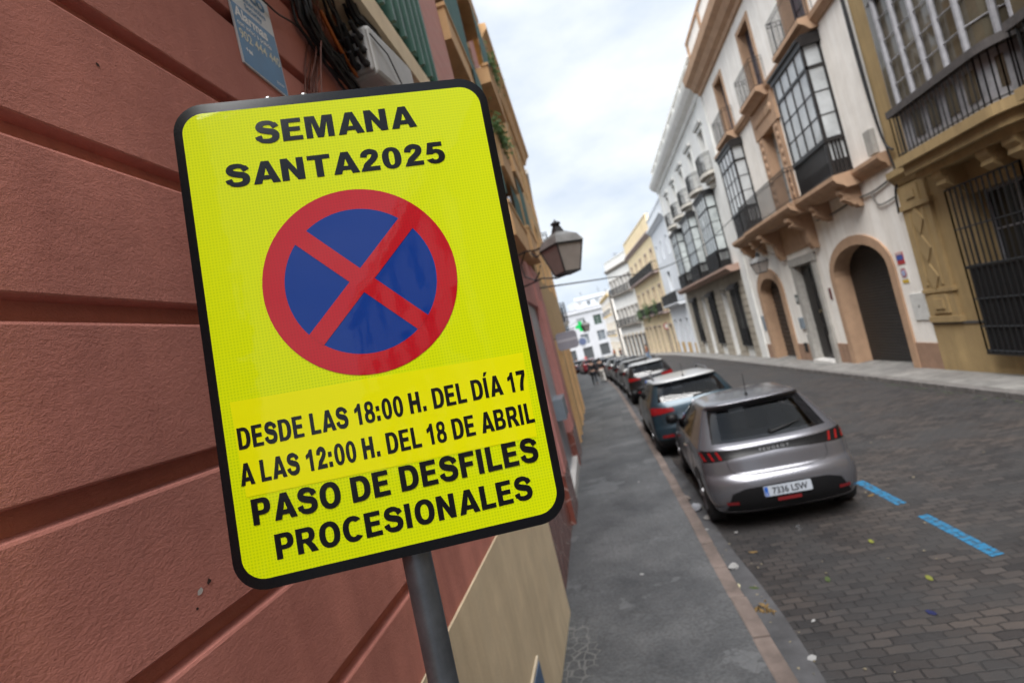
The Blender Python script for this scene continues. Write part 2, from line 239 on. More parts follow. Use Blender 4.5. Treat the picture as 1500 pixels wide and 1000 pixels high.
# ------------------------------------------------------------------ mesh building
def tag(o, label=None, cat=None, group=None, kind=None):
    for k, v in (('label', label), ('category', cat), ('group', group), ('kind', kind)):
        if v: o[k] = v
    return o
def thing(name, label, cat, loc=(0, 0, 0), group=None):
    o = bpy.data.objects.new(name, None); COL.objects.link(o); o.location = loc; o.empty_display_size = .2
    return tag(o, label, cat, group)
ID = lambda u, w_, z: (u, w_, z)
def right(X0): return lambda u, w_, z: (X0-w_, u, z)                        # facade on the right of the street: u runs up the street
def seg(p0, p1):                                                            # facade from p0 to p1 (plan), w grows to the right of the walk p0->p1
    a = Vector(p0); b = Vector(p1); t = (b-a).normalized(); n = Vector((t.y, -t.x))
    return (lambda u, w_, z: (a.x+t.x*u+n.x*w_, a.y+t.y*u+n.y*w_, z)), (b-a).length
class MB:
    def __init__(s, T=ID): s.v = []; s.f = []; s.mi = []; s.T = T; s.cur = 0
    def p(s, u, w_, z): s.v.append(s.T(u, w_, z)); return len(s.v)-1
    def face(s, ids): s.f.append(tuple(ids)); s.mi.append(s.cur)
    def box(s, u0, u1, w0, w1, z0, z1):
        i = [s.p(*q) for q in ((u0,w0,z0),(u1,w0,z0),(u1,w1,z0),(u0,w1,z0),(u0,w0,z1),(u1,w0,z1),(u1,w1,z1),(u0,w1,z1))]
        for q in ((0,3,2,1),(4,5,6,7),(0,1,5,4),(1,2,6,5),(2,3,7,6),(3,0,4,7)): s.face([i[k] for k in q])
        return s
    def poly(s, pts, w_):                                                  # flat polygon with holes in the (u, z) plane; pts = [outer, hole, ...]
        flat = [q for l in pts for q in l]
        tr = tessellate_polygon([[Vector((q[0], q[1], 0)) for q in l] for l in pts])
        ids = [s.p(q[0], w_, q[1]) for q in flat]
        for t in tr: s.face([ids[k] for k in t])
        return s
    def slab(s, pts, w0, w1):                                              # polygon with holes, with thickness
        s.poly(pts, w1); s.poly(pts, w0)
        for l in pts:
            a = [s.p(q[0], w0, q[1]) for q in l]; b = [s.p(q[0], w1, q[1]) for q in l]; n = len(l)
            for k in range(n): s.face((a[k], a[(k+1) % n], b[(k+1) % n], b[k]))
        return s
    def sweep(s, prof, u0, u1, close=True):                                # profile [(w,z)] run along u
        a = [s.p(u0, *q) for q in prof]; b = [s.p(u1, *q) for q in prof]; n = len(prof)
        for k in range(n if close else n-1): s.face((a[k], a[(k+1) % n], b[(k+1) % n], b[k]))
        if close: s.face(a); s.face(b[::-1])
        return s
    def plan(s, pts, z0, z1):                                              # plan outline [(u,w)] raised from z0 to z1
        a = [s.p(q[0], q[1], z0) for q in pts]; b = [s.p(q[0], q[1], z1) for q in pts]; n = len(pts)
        for k in range(n): s.face((a[k], a[(k+1) % n], b[(k+1) % n], b[k]))
        s.face(a[::-1]); s.face(b); return s
    def tube(s, pts, r, n=6, r1=None):
        P = [Vector(s.T(*q)) for q in pts]; rings = []
        for k, q in enumerate(P):
            d = (P[min(k+1, len(P)-1)]-P[max(k-1, 0)]).normalized()
            a = d.cross(Vector((0, 0, 1)) if abs(d.z) < .9 else Vector((1, 0, 0))).normalized(); b = d.cross(a)
            rr = r if r1 is None else r+(r1-r)*k/(len(P)-1); ring = []
            for j in range(n):
                x = q+(a*cos(2*pi*j/n)+b*sin(2*pi*j/n))*rr; s.v.append(tuple(x)); ring.append(len(s.v)-1)
            rings.append(ring)
        for k in range(len(rings)-1):
            for j in range(n): s.face((rings[k][j], rings[k][(j+1) % n], rings[k+1][(j+1) % n], rings[k+1][j]))
        s.face(rings[0][::-1]); s.face(rings[-1]); return s
    def lathe(s, prof, c, n=12, ax=2):                                     # [(r, h)] about a vertical (ax=2) or sideways (ax=0) axis through c
        rings = []
        for r, h in prof:
            ring = []
            for j in range(n):
                a, b = r*cos(2*pi*j/n), r*sin(2*pi*j/n)
                q = (c[0]+a, c[1]+b, c[2]+h) if ax == 2 else ((c[0]+h, c[1]+a, c[2]+b) if ax == 0 else (c[0]+a, c[1]+h, c[2]+b))
                ring.append(s.p(*q))
            rings.append(ring)
        for k in range(len(rings)-1):
            for j in range(n): s.face((rings[k][j], rings[k][(j+1) % n], rings[k+1][(j+1) % n], rings[k+1][j]))
        s.face(rings[0][::-1]); s.face(rings[-1]); return s
    def build(s, name, mat, parent=None, smooth=False, bevel=0, root=None):
        me = bpy.data.meshes.new(name)
        o0 = Vector((0, 0, 0)); p = root or parent
        while p is not None: o0 = o0+p.location; p = p.parent
        me.from_pydata([tuple(Vector(q)-o0) for q in s.v], [], s.f)
        for m in (mat if isinstance(mat, (list, tuple)) else [mat]): me.materials.append(m)
        bm = bmesh.new(); bm.from_mesh(me)
        for f, k in zip(bm.faces, s.mi): f.material_index = k; f.smooth = smooth
        bmesh.ops.recalc_face_normals(bm, faces=bm.faces)
        bm.to_mesh(me); bm.free()
        o = bpy.data.objects.new(name, me); COL.objects.link(o)
        if parent: o.parent = parent
        if bevel:
            b = o.modifiers.new('bevel', 'BEVEL'); b.width = bevel; b.segments = 2; b.limit_method = 'ANGLE'
        return o
def rect(u0, u1, z0, z1): return [(u0, z0), (u1, z0), (u1, z1), (u0, z1)]
def arch(u0, u1, z0, zs, za, n=14):
    c = (u0+u1)/2; a = (u1-u0)/2
    return [(u0, z0), (u1, z0)]+[(c+a*cos(pi*k/n), zs+(za-zs)*sin(pi*k/n)) for k in range(n+1)]
def gz(y): return -SL*y
def interp(tab, y):
    if y <= tab[0][0]: return tab[0][1]
    for a, b in zip(tab, tab[1:]):
        if y <= b[0]: return a[1]+(b[1]-a[1])*(y-a[0])/(b[0]-a[0])
    return tab[-1][1]
def spline(tab, z, col):
    """smooth Hermite interpolation of a table of rows on its first column"""
    n = len(tab)
    for i in range(n-1):
        if z <= tab[i+1][0] or i == n-2:
            z0, z1 = tab[i][0], tab[i+1][0]; h = z1-z0; t = max(0, min(1, (z-z0)/h)); p0, p1 = tab[i][col], tab[i+1][col]
            def sl_(j):
                if j <= 0 or j >= n-1: return (tab[min(j+1, n-1)][col]-tab[max(j-1, 0)][col])/(tab[min(j+1, n-1)][0]-tab[max(j-1, 0)][0])
                a = (tab[j][col]-tab[j-1][col])/(tab[j][0]-tab[j-1][0]); b = (tab[j+1][col]-tab[j][col])/(tab[j+1][0]-tab[j][0])
                return 0 if a*b <= 0 else 2*a*b/(a+b)
            m0, m1 = sl_(i)*h, sl_(i+1)*h
            return (2*t**3-3*t*t+1)*p0+(t**3-2*t*t+t)*m0+(-2*t**3+3*t*t)*p1+(t**3-t*t)*m1
# ------------------------------------------------------------------ ground
KL = [(-60, .9), (3, .55), (5, .5), (11, .42), (21, .22), (27, .07), (40, -.55), (60, -2.6), (80, -6), (110, -13), (150, -24)]
KR = [(-60, 6.5), (36, 6.5), (50, 6.25), (60, 5.5), (72, 4.0), (85, 1.4), (110, -5), (150, -15)]
FL = [(-60, -.93), (4.86, -.95), (13, -1.2), (22, -1.46), (30, -1.9), (40, -2.6), (60, -5), (80, -8.5), (110, -15.5), (150, -26.5)]
FRt = [(-60, 7.4), (44.5, 7.4), (54, 7.2), (71, 5.6), (85, 2.9), (110, -3.5), (150, -13.5)]
YS = [-60, -30, -12, -6, -2, 0, 1, 2, 3, 4, 5, 6, 7, 8, 9, 10, 11, 12, 14, 16, 18, 21, 24, 27, 30, 34, 38, 42, 46, 50, 55, 60, 66, 72, 78, 85, 92, 100, 110, 120, 135, 150]
def strip(name, mat, xl, xr, dz, ys=YS, nx=1, kind='structure'):
    m = MB()
    rows = []
    for y in ys:
        a, b = xl(y), xr(y); rows.append([m.p(a+(b-a)*k/nx, y, gz(y)+dz) for k in range(nx+1)])
    for r0, r1 in zip(rows, rows[1:]):
        for k in range(nx): m.face((r0[k], r0[k+1], r1[k+1], r1[k]))
    o = m.build(name, mat); tag(o, kind=kind); return o
kl = lambda y: interp(KL, y); kr = lambda y: interp(KR, y); fl = lambda y: interp(FL, y); fr = lambda y: interp(FRt, y)
m = MB(); ids = [m.p(x, y, gz(y)-.1) for x, y in ((-260, -120), (260, -120), (260, 420), (-260, 420))]; m.face(ids)
tag(m.build('ground', M('earth', (.16, .15, .13), .95, .3, .4)), kind='structure')
strip('road', setts(), lambda y: kl(y)+.05, lambda y: kr(y)+.05, 0)
gut = M('gutter_cement', (.07, .07, .075), .8, .4, 3, .004, 50)
strip('gutter', gut, lambda y: kl(y)+.13, lambda y: kl(y)+.33+.03*sin(y*1.7), .005, [y*.5 for y in range(-8, 80)])
def kerb(name, xf, side, w_, mat, y0, y1, ln, dips=()):
    m = MB(); y = y0; k = 0
    while y < y1:
        b = y+ln-.02; h = .12
        for a_, b_ in dips:
            if a_-.3 < y < b_: h = .03
        x0, x1 = xf(y), xf(b); j = random.uniform(-.006, .006)
        pts = [(x0, y, gz(y)), (x0+w_*side, y, gz(y)), (x1+w_*side, b, gz(b)), (x1, b, gz(b))]
        lo = [m.p(q[0], q[1], q[2]-.05) for q in pts]; hi = [m.p(q[0]+j, q[1], q[2]+h+j*.6) for q in pts]
        for q in range(4): m.face((lo[q], lo[(q+1) % 4], hi[(q+1) % 4], hi[q]))
        m.face(hi); y += ln; k += 1
    o = m.build(name, mat, bevel=.012); tag(o, kind='structure')
kerb('kerb_left', kl, 1, .135, M('pink_granite_kerb', (.155, .122, .108), .8, .45, 2.2, .004, 60), -4, 70, .62)
kerb('kerb_right', kr, -1, .16, M('grey_granite_kerb', (.14, .13, .125), .8, .35, 5, .004, 60), 2, 60, .8)
strip('pavement_left', pavement_mat(), lambda y: fl(y)-.7, lambda y: kl(y)+.01, .115)
strip('pavement_right', slabs('paving_slabs', .62, .4, (.17, .165, .16), (.24, .235, .225), (.07, .068, .065)), kr, lambda y: fr(y)+.6, .115)
# blue parking dashes on the setts
blue = worn_paint()
m = MB()
for a, b in ((7.3, 6.35), (5.95, 4.93), (3.95, 3.0), (9.3, 8.3), (12.3, 11.3), (15.3, 14.3)):
    q = [m.p(2.68+.015*random.random(), a, gz(a)+.004), m.p(2.795, a+.02, gz(a)+.004), m.p(2.80, b, gz(b)+.004), m.p(2.69, b-.02, gz(b)+.004)]; m.face(q)
tag(m.build('road_marking', blue), kind='structure')
# ------------------------------------------------------------------ lettering
def se(cx, cy, rx, ry, n=28, p=2.25, a0=0, a1=360):
    o = []
    for k in range(n+(0 if a1-a0 == 360 else 1)):
        t = R(a0+(a1-a0)*k/n); c, s = cos(t), sin(t)
        o.append((cx+rx*math.copysign(abs(c)**(2/p), c), cy+ry*math.copysign(abs(s)**(2/p), s)))
    return o
def cat(P, n=8):
    o = []
    for i in range(len(P)-1):
        a, b, c, d = P[max(i-1, 0)], P[i], P[i+1], P[min(i+2, len(P)-1)]
        for k in range(n):
            t = k/n; o.append(tuple(.5*(2*b[j]+(c[j]-a[j])*t+(2*a[j]-5*b[j]+4*c[j]-d[j])*t*t+(3*b[j]-a[j]-3*c[j]+d[j])*t**3) for j in (0, 1)))
    o.append(P[-1]); return o
def offs(P, r):
    a, b = [], []
    for i, q in enumerate(P):
        d = Vector(P[min(i+1, len(P)-1)])-Vector(P[max(i-1, 0)]); d.normalize(); n = Vector((-d.y, d.x)); rr = r(i/(len(P)-1)) if callable(r) else r
        a.append((q[0]+n.x*rr, q[1]+n.y*rr)); b.append((q[0]-n.x*rr, q[1]-n.y*rr))
    return a, b
def lobes(L_, y1, y0, n=26):
    o = []
    for k in range(n+1):
        y = (y1+y0)/2+(y1-y0)/2*cos(pi*k/n); x = -9
        for cx, cy, rx, ry in L_:
            t = (y-cy)/ry
            if abs(t) <= 1.0001: x = max(x, cx+rx*max(0, 1-abs(t)**2.4)**(1/2.4))
        if x > -9: o.append((x, y))
    return o
def glyph(c, s=.26, h=.19):
    """one heavy sans-serif capital or digit, cap height 1: ([[outer, hole...], ...], advance)"""
    if c == ' ': return [], .34
    if c == 'A': return [[[(0,0),(.275,0),(.325,.17),(.605,.17),(.655,0),(.93,0),(.6,1),(.33,1)], [(.38,.355),(.55,.355),(.465,.7)]]], .93
    if c == 'E': return [[[(0,0),(.7,0),(.7,h),(s,h),(s,.42),(.63,.42),(.63,.61),(s,.61),(s,1-h),(.68,1-h),(.68,1),(0,1)]]], .76
    if c == 'F': return [[[(0,0),(s,0),(s,.41),(.59,.41),(.59,.6),(s,.6),(s,1-h),(.68,1-h),(.68,1),(0,1)]]], .72
    if c == 'H': return [[[(0,0),(s,0),(s,.4),(.52,.4),(.52,0),(.52+s,0),(.52+s,1),(.52,1),(.52,.61),(s,.61),(s,1),(0,1)]]], .85
    if c == 'I': return [[[(0,0),(s,0),(s,1),(0,1)]]], .34
    if c == 'Í': return [[[(0,0),(s,0),(s,1),(0,1)]], [[(.06,1.07),(.2,1.07),(.4,1.27),(.14,1.27)]]], .34
    if c == 'L': return [[[(0,0),(.66,0),(.66,h+.01),(s,h+.01),(s,1),(0,1)]]], .69
    if c == 'T': return [[[(.27,0),(.27+s,0),(.27+s,1-h),(.8,1-h),(.8,1),(0,1),(0,1-h),(.27,1-h)]]], .82
    if c == 'M': return [[[(0,0),(.23,0),(.23,.72),(.385,0),(.605,0),(.76,.72),(.76,0),(.99,0),(.99,1),(.63,1),(.495,.42),(.36,1),(0,1)]]], 1.07
    if c == 'N': return [[[(0,0),(.25,0),(.25,.56),(.55,0),(.8,0),(.8,1),(.55,1),(.55,.45),(.25,1),(0,1)]]], .88
    if c == '1': return [[[(.24,0),(.24+s-.02,0),(.24+s-.02,1),(.29,1),(.2,.86),(.02,.76),(.02,.58),(.14,.61),(.24,.67)]]], .62
    if c == '7': return [[[(.14,0),(.4,0),(.45,.3),(.55,.55),(.68,.78),(.68,1),(.02,1),(.02,.8),(.43,.8),(.27,.52),(.17,.25)]]], .7
    if c == ':': return [[[(0,0),(.24,0),(.24,.24),(0,.24)]], [[(0,.47),(.24,.47),(.24,.71),(0,.71)]]], .34
    if c == '.': return [[[(0,0),(.24,0),(.24,.24),(0,.24)]]], .34
    if c == 'O': return [[se(.435,.5,.435,.52,40), se(.435,.5,.435-s*1.02,.52-.2,32)]], .92
    if c == '0': return [[se(.34,.49,.34,.51,36), se(.34,.49,.34-s*.93,.51-.17,28,2.5)]], .72
    if c == 'C':
        o = se(.44,.5,.44,.52,40,2.2,38,322); i = se(.44,.5,.44-s*1.02,.52-.2,40,2.2,52,308)
        return [[o+i[::-1]]], .87
    if c == 'D': return [[[(0,0)]+[q for q in lobes([(.34,.5,.47,.5)],1,0)][::-1]+[(0,1)], [(s,h)]+lobes([(.34,.5,.21,.5-h)],1-h,h,16)[::-1]+[(s,1-h)]]], .86
    if c == 'P': return [[[(0,0),(s,0),(s,.355)]+lobes([(.42,.6775,.33,.3225)],1,.355)[::-1]+[(0,1)], [(s,.53)]+lobes([(.4,.675,.1,.145)],.82,.53,10)[::-1]+[(s,.82)]]], .79
    if c == 'R':
        lo = lobes([(.44,.695,.33,.305)],1,.39)[::-1]
        return [[[(0,0),(s,0),(s,.39),(.33,.39),(.43,.28),(.56,0),(.86,0),(.72,.27),(.62,.39)]+[q for q in lo if q[1] > .42]+[(0,1)], [(s,.56)]+lobes([(.43,.69,.1,.13)],.82,.56,10)[::-1]+[(s,.82)]]], .87
    if c == 'B': return [[[(0,0)]+lobes([(.42,.745,.31,.255),(.44,.27,.36,.27)],1,0,36)[::-1]+[(0,1)], [(s,.59)]+lobes([(.43,.71,.09,.12)],.83,.59,8)[::-1]+[(s,.83)], [(s,.175)]+lobes([(.43,.3,.12,.125)],.425,.175,8)[::-1]+[(s,.425)]]], .87
    if c == 'S':
        P = cat([(.7,.69),(.63,.81),(.5,.9),(.36,.915),(.2,.87),(.135,.73),(.2,.615),(.4,.535),(.58,.475),(.665,.36),(.645,.2),(.54,.11),(.38,.085),(.2,.12),(.11,.22),(.07,.335)])
        a, b = offs(P, lambda t: .088+.044*sin(pi*t)**2+.03*(abs(t-.5) > .42)); return [[a+b[::-1]]], .84
    if c == '2':
        P = cat([(.145,.66),(.175,.8),(.29,.9),(.41,.905),(.53,.83),(.545,.69),(.47,.54),(.34,.4),(.22,.27)])
        a, b = offs(P, lambda t: .115); return [[a+[(.37,.2),(.68,.2),(.68,0),(.0,0),(.03,.1),(.08,.19)]+b[::-1]]], .73
    if c == '5':
        o = se(.34,.325,.345,.345,30,2.15,118,-160); i = se(.34,.325,.115,.165,22,2.1,140,-150)
        return [[[(.02,.45),(.12,1),(.63,1),(.63,.8),(.3,.8),(.275,.655)]+o[2:]+i[::-1]+[(.245,.44)]]], .73
    if c == '8':
        rt = lobes([(.34,.745,.3,.27),(.34,.275,.345,.29)],1.015,-.015,40)
        return [[rt+[(.68-x, y) for x, y in rt[::-1]], se(.34,.735,.105,.12,18), se(.34,.275,.13,.145,18)]], .73
    raise KeyError(c)
def word(m, text, x0, x1, y0, y1, cap, w_, gap=.055, s=.26, h=.19):
    """set a line so that it spans x0..x1 on a baseline rising from y0 to y1, on plane w_"""
    tot = 0; L_ = []
    for c in text:
        g, a = glyph(c, s, h); L_.append((g, tot)); tot += a+(gap if c != ' ' else 0)
    tot -= gap+.06; k = (x1-x0)/tot
    for g, off in L_:
        for pl in g:
            m.poly([[(x0+(off+q[0])*k, y0+(y1-y0)*((off+q[0])/tot)+q[1]*cap) for q in l] for l in pl], w_)
FONT_TMP = []
def type_line(name, text, mat, parent, T, u, z, size, w_, bold=0., sx=1., align='LEFT', shear=0.):
    """ordinary lettering from Blender's own built-in font, laid on a facade plane"""
    cu = bpy.data.curves.new('type', 'FONT'); cu.body = text; cu.size = size; cu.offset = bold; cu.resolution_u = 3; cu.align_x = align; cu.shear = shear
    o = bpy.data.objects.new('type', cu); COL.objects.link(o); dg = bpy.context.evaluated_depsgraph_get()
    me = o.evaluated_get(dg).to_mesh(); m = MB(T)
    for v in me.vertices: m.p(u+v.co.x*sx, w_, z+v.co.y)
    for f in me.polygons: m.face(list(f.vertices))
    o.evaluated_get(dg).to_mesh_clear(); bpy.data.objects.remove(o); bpy.data.curves.remove(cu)
    return m.build(name, mat, parent) if m.f else None
# ------------------------------------------------------------------ the no-stopping sign on its pole
SC = Vector((-.40716, .90903, 2.63926)); SX = Vector((.94668, .31613, -.06216)); SDn = Vector((-.03995, -.07625, -.99629)); SN = -SX.cross(SDn).normalized()  # SN: towards the viewer
SX.normalize(); SU = (-SDn).normalized()
sign_loc = Vector((-.428, .775, gz(.775)+.115))
def TS(u, w_, z): return tuple(SC+SX*u+SU*z+SN*w_)
sign = thing('parking_sign', 'large fluorescent yellow no stopping sign on a grey pole before the pink wall', 'road sign', sign_loc)
def rr(hw, hh, r, n=10):
    o = []
    for cx, cy, a in ((hw-r, hh-r, 0), (-hw+r, hh-r, 90), (-hw+r, -hh+r, 180), (hw-r, -hh+r, 270)):
        o += [(cx+r*cos(R(a+90*k/n)), cy+r*sin(R(a+90*k/n))) for k in range(n+1)]
    return o
YEL = (.70, .80, .0)
ysheet = reflective_sheet('yellow_reflective_sheet', YEL, .0056, .45)
black = M('black_vinyl', (.004, .0045, .006), .13, 0, coat=0, spec=.34)
steel = M('galvanised_steel', (.16, .18, .205), .38, .45, 9, .0006, 40, metal=.85, streak=.5, stain=(.2, .23, .27))
bolt_m = M('zinc_bolt', (.5, .5, .5), .35, 0, metal=1)
def TSL(u, w_, z): return (u, -w_, z)
def in_sign(m, name, mat, parent, **k):
    """build with sign-local axes so that the sheet pattern follows the plate"""
    o = m.build(name, mat, None, **k); o.parent = parent
    return o
mt = MB(TSL); mt.slab([rr(.3, .45, .056)], -.022, -.0012)
plate = mt.build('sign_plate', M('sign_plate_black', (.008, .0085, .01), .35, 0), None, bevel=.002)
Mloc = Matrix((SX, -SN, SU)).transposed().to_4x4(); Mloc.translation = SC-sign_loc
plate.parent = sign; plate.matrix_local = Mloc
yb = lambda hw, hh, r: [rr(hw, hh, r)]
in_sign(MB(TSL).poly([rr(.3, .45, .056), rr(.2845, .4315, .04)], 0), 'border', black, plate)
in_sign(MB(TSL).poly([rr(.2845, .4315, .04)], 0), 'yellow_face', ysheet, plate)
red = reflective_sheet('red_reflective_sheet', (.50, .003, .012), .0056, .3, .75)
bluev = reflective_sheet('blue_reflective_sheet', (.0, .036, .25), .0056, .12, .5)
cx_, cz_ = -.005, .0656; cir = lambda r, n=72: [(cx_+r*cos(2*pi*k/n), cz_+r*sin(2*pi*k/n)) for k in range(n)]
in_sign(MB(TSL).poly([cir(.18), cir(.1405)], .0008), 'red_ring', red, plate)
in_sign(MB(TSL).poly([cir(.1405)], .0008), 'blue_disc', bluev, plate)
m = MB(TSL); hb = .0165/sqrt(2); a = .1405; e1 = (sqrt(2*a*a-.0165**2*2)/2) if 0 else a/sqrt(2)
def x_cross(r, h):
    """outline of the saltire inside the ring, as one polygon"""
    o = []; d = sqrt(r*r-h*h)
    for k in range(4):
        t = R(45+90*k); c, s = cos(t), sin(t)
        for x, y in ((h, -h), (d, -h), (r, 0), (d, h)): o.append((cx_+x*c-y*s, cz_+x*s+y*c))
    return o
m.poly([x_cross(.1405, .0165)], .0014); in_sign(m, 'red_cross', red, plate)
patch = MB(TSL).poly([[(-.2625, -.288), (.268, -.288), (.2715, -.1245), (-.268, -.1175)]], .0006)
pt = in_sign(patch, 'date_sticker', reflective_sheet('plain_yellow_vinyl', (.80, .80, .0), .0052, .04), plate)
def line(txt, x0, x1, y0, y1, cap, w_, parent, **k):
    m = MB(TSL); word(m, txt, x0, x1, y0, y1, cap, w_, **k); in_sign(m, 'lettering', black, plate)
line('SEMANA', -.155, .147, .3585, .358, .0445, .0008, plate)
line('SANTA', -.219, .0225, .2795, .2785, .044, .0008, plate)
line('2025', .028, .193, .2782, .2775, .0435, .0008, plate)
line('DESDE LAS 18:00 H. DEL DÍA 17', -.263, .266, -.2045, -.1965, .0385, .0013, plate, gap=.075, s=.25, h=.16)
line('A LAS 12:00 H. DEL 18 DE ABRIL', -.268, .269, -.2675, -.2605, .0385, .0013, plate, gap=.075, s=.25, h=.16)
line('PASO DE DESFILES', -.2565, .263, -.3385, -.333, .0452, .0013, plate, gap=.075, s=.25)
line('PROCESIONALES', -.2265, .2385, -.4045, -.399, .0435, .0008, plate, gap=.075, s=.25)
pd = Vector((0, .0645, 1)).normalized()
pt_ = lambda z: Vector((-.434, .913+(z-2.17)*.0645, z))
top = SC+SU*.40-SN*.055
m = MB(); m.tube([tuple(sign_loc+Vector((-.006, 0, -.1)))] + [tuple(pt_(z)) for z in (.4, 1.2, 1.958, 2.17)]+[tuple(SC+SX*(-.0)+SU*.38-SN*.056)], .0275, 20)
m.build('pole', steel, sign, smooth=True)
for z in (.36, -.36):
    m = MB(TS); m.box(-.05, .05, -.034, -.021, z-.02, z+.02); m.tube([(-.03, -.02, z), (-.03, -.09, z), (.03, -.09, z), (.03, -.02, z)], .006, 6); m.build('clamp', bolt_m, sign)
for u in (-.125, -.058): m = MB(TS); m.lathe([(.0075, .45), (.0075, .456), (.004, .459)], (u, -.012, 0), 10); m.build('bolt', bolt_m, sign, smooth=False)
# ------------------------------------------------------------------ left: pink apartment building
stucco = rust_stucco()
beige = M('beige_paint', (.76, .63, .44), .85, .12, 3, .0012, 50, streak=.45, stain=(.55, .43, .28))
pinkp = M('pink_paint', (.5, .225, .205), .85, .12, 2, .001, 40, streak=.2)
obeige = M('orange_beige_render', (.60, .37, .18), .85, .14, 1.5, .002, 30, streak=.25)
greensh = M('green_shutter_paint', (.022, .085, .062), .45, .2, 5)
greenaw = M('green_canvas', (.045, .13, .125), .85, .15, 3)
glassd = M('dark_window_glass', (.02, .024, .028), .06, .3, 1.2, spec=.8)
dark = M('dark_interior', (.012, .011, .011), .8, 0)
iron = M('black_ironwork', (.012, .012, .013), .45, 0)
LB = thing('apartment_building', 'pink rusticated apartment building with beige base close on the left, with green shutters above', 'building', (-1.2, 4.86, gz(4.86)+.115))
TL = lambda u, w_, z: (-.93+w_, u, z)
prof = [(-.4, 1.43)]
zl = 1.43; prof.append((0, 1.43))
for k in range(-1, 8):
    z0 = 1.715+.3475*(k)+.0; z1 = z0+.047
    if z0 < 1.5 or z1 > 4.3: continue
    prof += [(0, z0-.009), (-.003, z0-.003), (-.032, z0+.004), (-.036, z1-.004), (-.003, z1), (0, z1+.003)]
prof += [(0, 4.36), (-.4, 4.36)]
m = MB(TL); m.sweep(prof, -7, 2.085); m.build('wall', stucco, LB)
m = MB(TL); m.box(2.1, 4.86, -.4, -.004, 1.43, 4.36); m.box(2.085, 2.1, -.4, -.03, 1.43, 4.36); m.build('wall', stucco, LB)
m = MB(TL); m.box(-7, 4.863, -.41, .007, -.3, 1.427); m.build('plinth', beige, LB)
m = MB(TL); m.sweep([(-.3, 4.363), (.03, 4.363), (.045, 4.38), (.185, 4.4), (.185, 4.57), (.16, 4.6), (.16, 4.63), (-.3, 4.65)], -7, 4.98); m.build('cornice', beige, LB)
m = MB(TL); m.box(-7, 4.53, -.4, -.06, 4.64, 10.9); m.build('upper_wall', pinkp, LB)
for a, b in ((.2, 2.1), (2.75, 4.5)):
    for zb in (4.96, 8.05):
        s_ = MB(TL); n = 9
        for k in range(n):
            ua, ub = a+(b-a)*k/n, a+(b-a)*(k+1)/n; wa, wb = (.0, .075) if k % 2 else (.075, .0)
            i = [s_.p(ua, wa, zb), s_.p(ub, wb, zb), s_.p(ub, wb, zb+2.3), s_.p(ua, wa, zb+2.3), s_.p(ua, wa-.03, zb), s_.p(ub, wb-.03, zb), s_.p(ub, wb-.03, zb+2.3), s_.p(ua, wa-.03, zb+2.3)]
            for q in ((0,1,2,3),(4,7,6,5),(0,4,5,1),(3,2,6,7),(0,3,7,4),(1,5,6,2)): s_.face([i[j] for j in q])
            s_.box(ua+.02, ua+.05, -.02, .105, zb-.05, zb+2.3)
        s_.build('shutter', greensh, LB)
TU, LU = seg((-.955, 4.99), (-1.21, 13.0))
def U(y): return (y-4.99)*1.0005
redbrick = brick_mat('red_brick', (.52, .22, .19), (.58, .27, .23), (.5, .3, .26))
MATS['red_brick'] = redbrick
m = MB(TU); m.box(-.45, U(6.25), -.35, .012, 4.652, 10.9); m.box(U(6.08), U(13), -.35, -.12, 4.3, 10.9); m.build('brick_wall', redbrick, LB)
m = MB(TU); m.box(-.02, U(13), -.4, .10, 10.9, 11.1); m.box(-.02, U(13), -.4, .03, 11.1, 11.5); m.build('parapet', obeige, LB)
def balcony(u0, u1, z, p, h=.62, name='balcony', mat=obeige, T=TU, par=LB, th=.17):
    m = MB(T); m.box(u0, u1, -.12, p, z, z+th); m.box(u0, u1, p-.08, p, z+th, z+h); m.box(u0, u0+.08, -.12, p-.08, z+th, z+h); m.box(u1-.08, u1, -.12, p-.08, z+th, z+h)
    m.box(u0-.02, u1+.02, p-.1, p+.02, z+h, z+h+.05)
    return m.build(name, mat, par)
balcony(U(6.3), U(8.5), 6.55, .1, .42); balcony(U(7.7), U(10.2), 4.25, .18, .5); balcony(U(8.9), U(10.7), 5.75, .17, .62)
balcony(U(9.6), U(11.5), 7.62, .27, .32); balcony(U(6.5), U(9.2), 9.0, .18, .4); balcony(U(10.9), U(12.9), 4.55, .2, .5); balcony(U(11.2), U(12.9), 6.4, .22, .55); balcony(U(11.8), U(12.9), 8.6, .22, .5); balcony(U(9.5), U(11.4), 9.6, .2, .35)
for a, b, z0, z1, wv in ((6.5, 8.35, 6.98, 8.7, .08), (7.85, 8.75, 5.2, 7.2, .1), (9.8, 11.3, 5.0, 5.7, .1), (11.2, 12.7, 5.2, 6.3, .15), (9.75, 11.3, 8.0, 9.3, .2)):
    m = MB(TU); n = 10
    for k in range(n):
        ua, ub = U(a)+(b-a)*k/n, U(a)+(b-a)*(k+1)/n; i = [m.p(ua, wv+.03, z1), m.p(ub, wv+.03, z1), m.p(ub, wv+.012*(k % 2), z0), m.p(ua, wv+.012*((k+1) % 2), z0)]; m.face(i)
    m.build('awning', greenaw, LB)
for a, b, z0, z1 in ((6.5, 8.2, 4.7, 6.4), (9, 10.8, 4.8, 5.7), (9, 10.8, 6.6, 7.5), (6.5, 8.2, 7.2, 8.9), (11.3, 12.7, 5.1, 6.3), (9.8, 11.3, 8.1, 9.5), (11.3, 12.7, 7.1, 8.5)):
    m = MB(TU); m.box(U(a), U(b), -.13, -.1, z0, z1); m.build('window', glassd, LB)
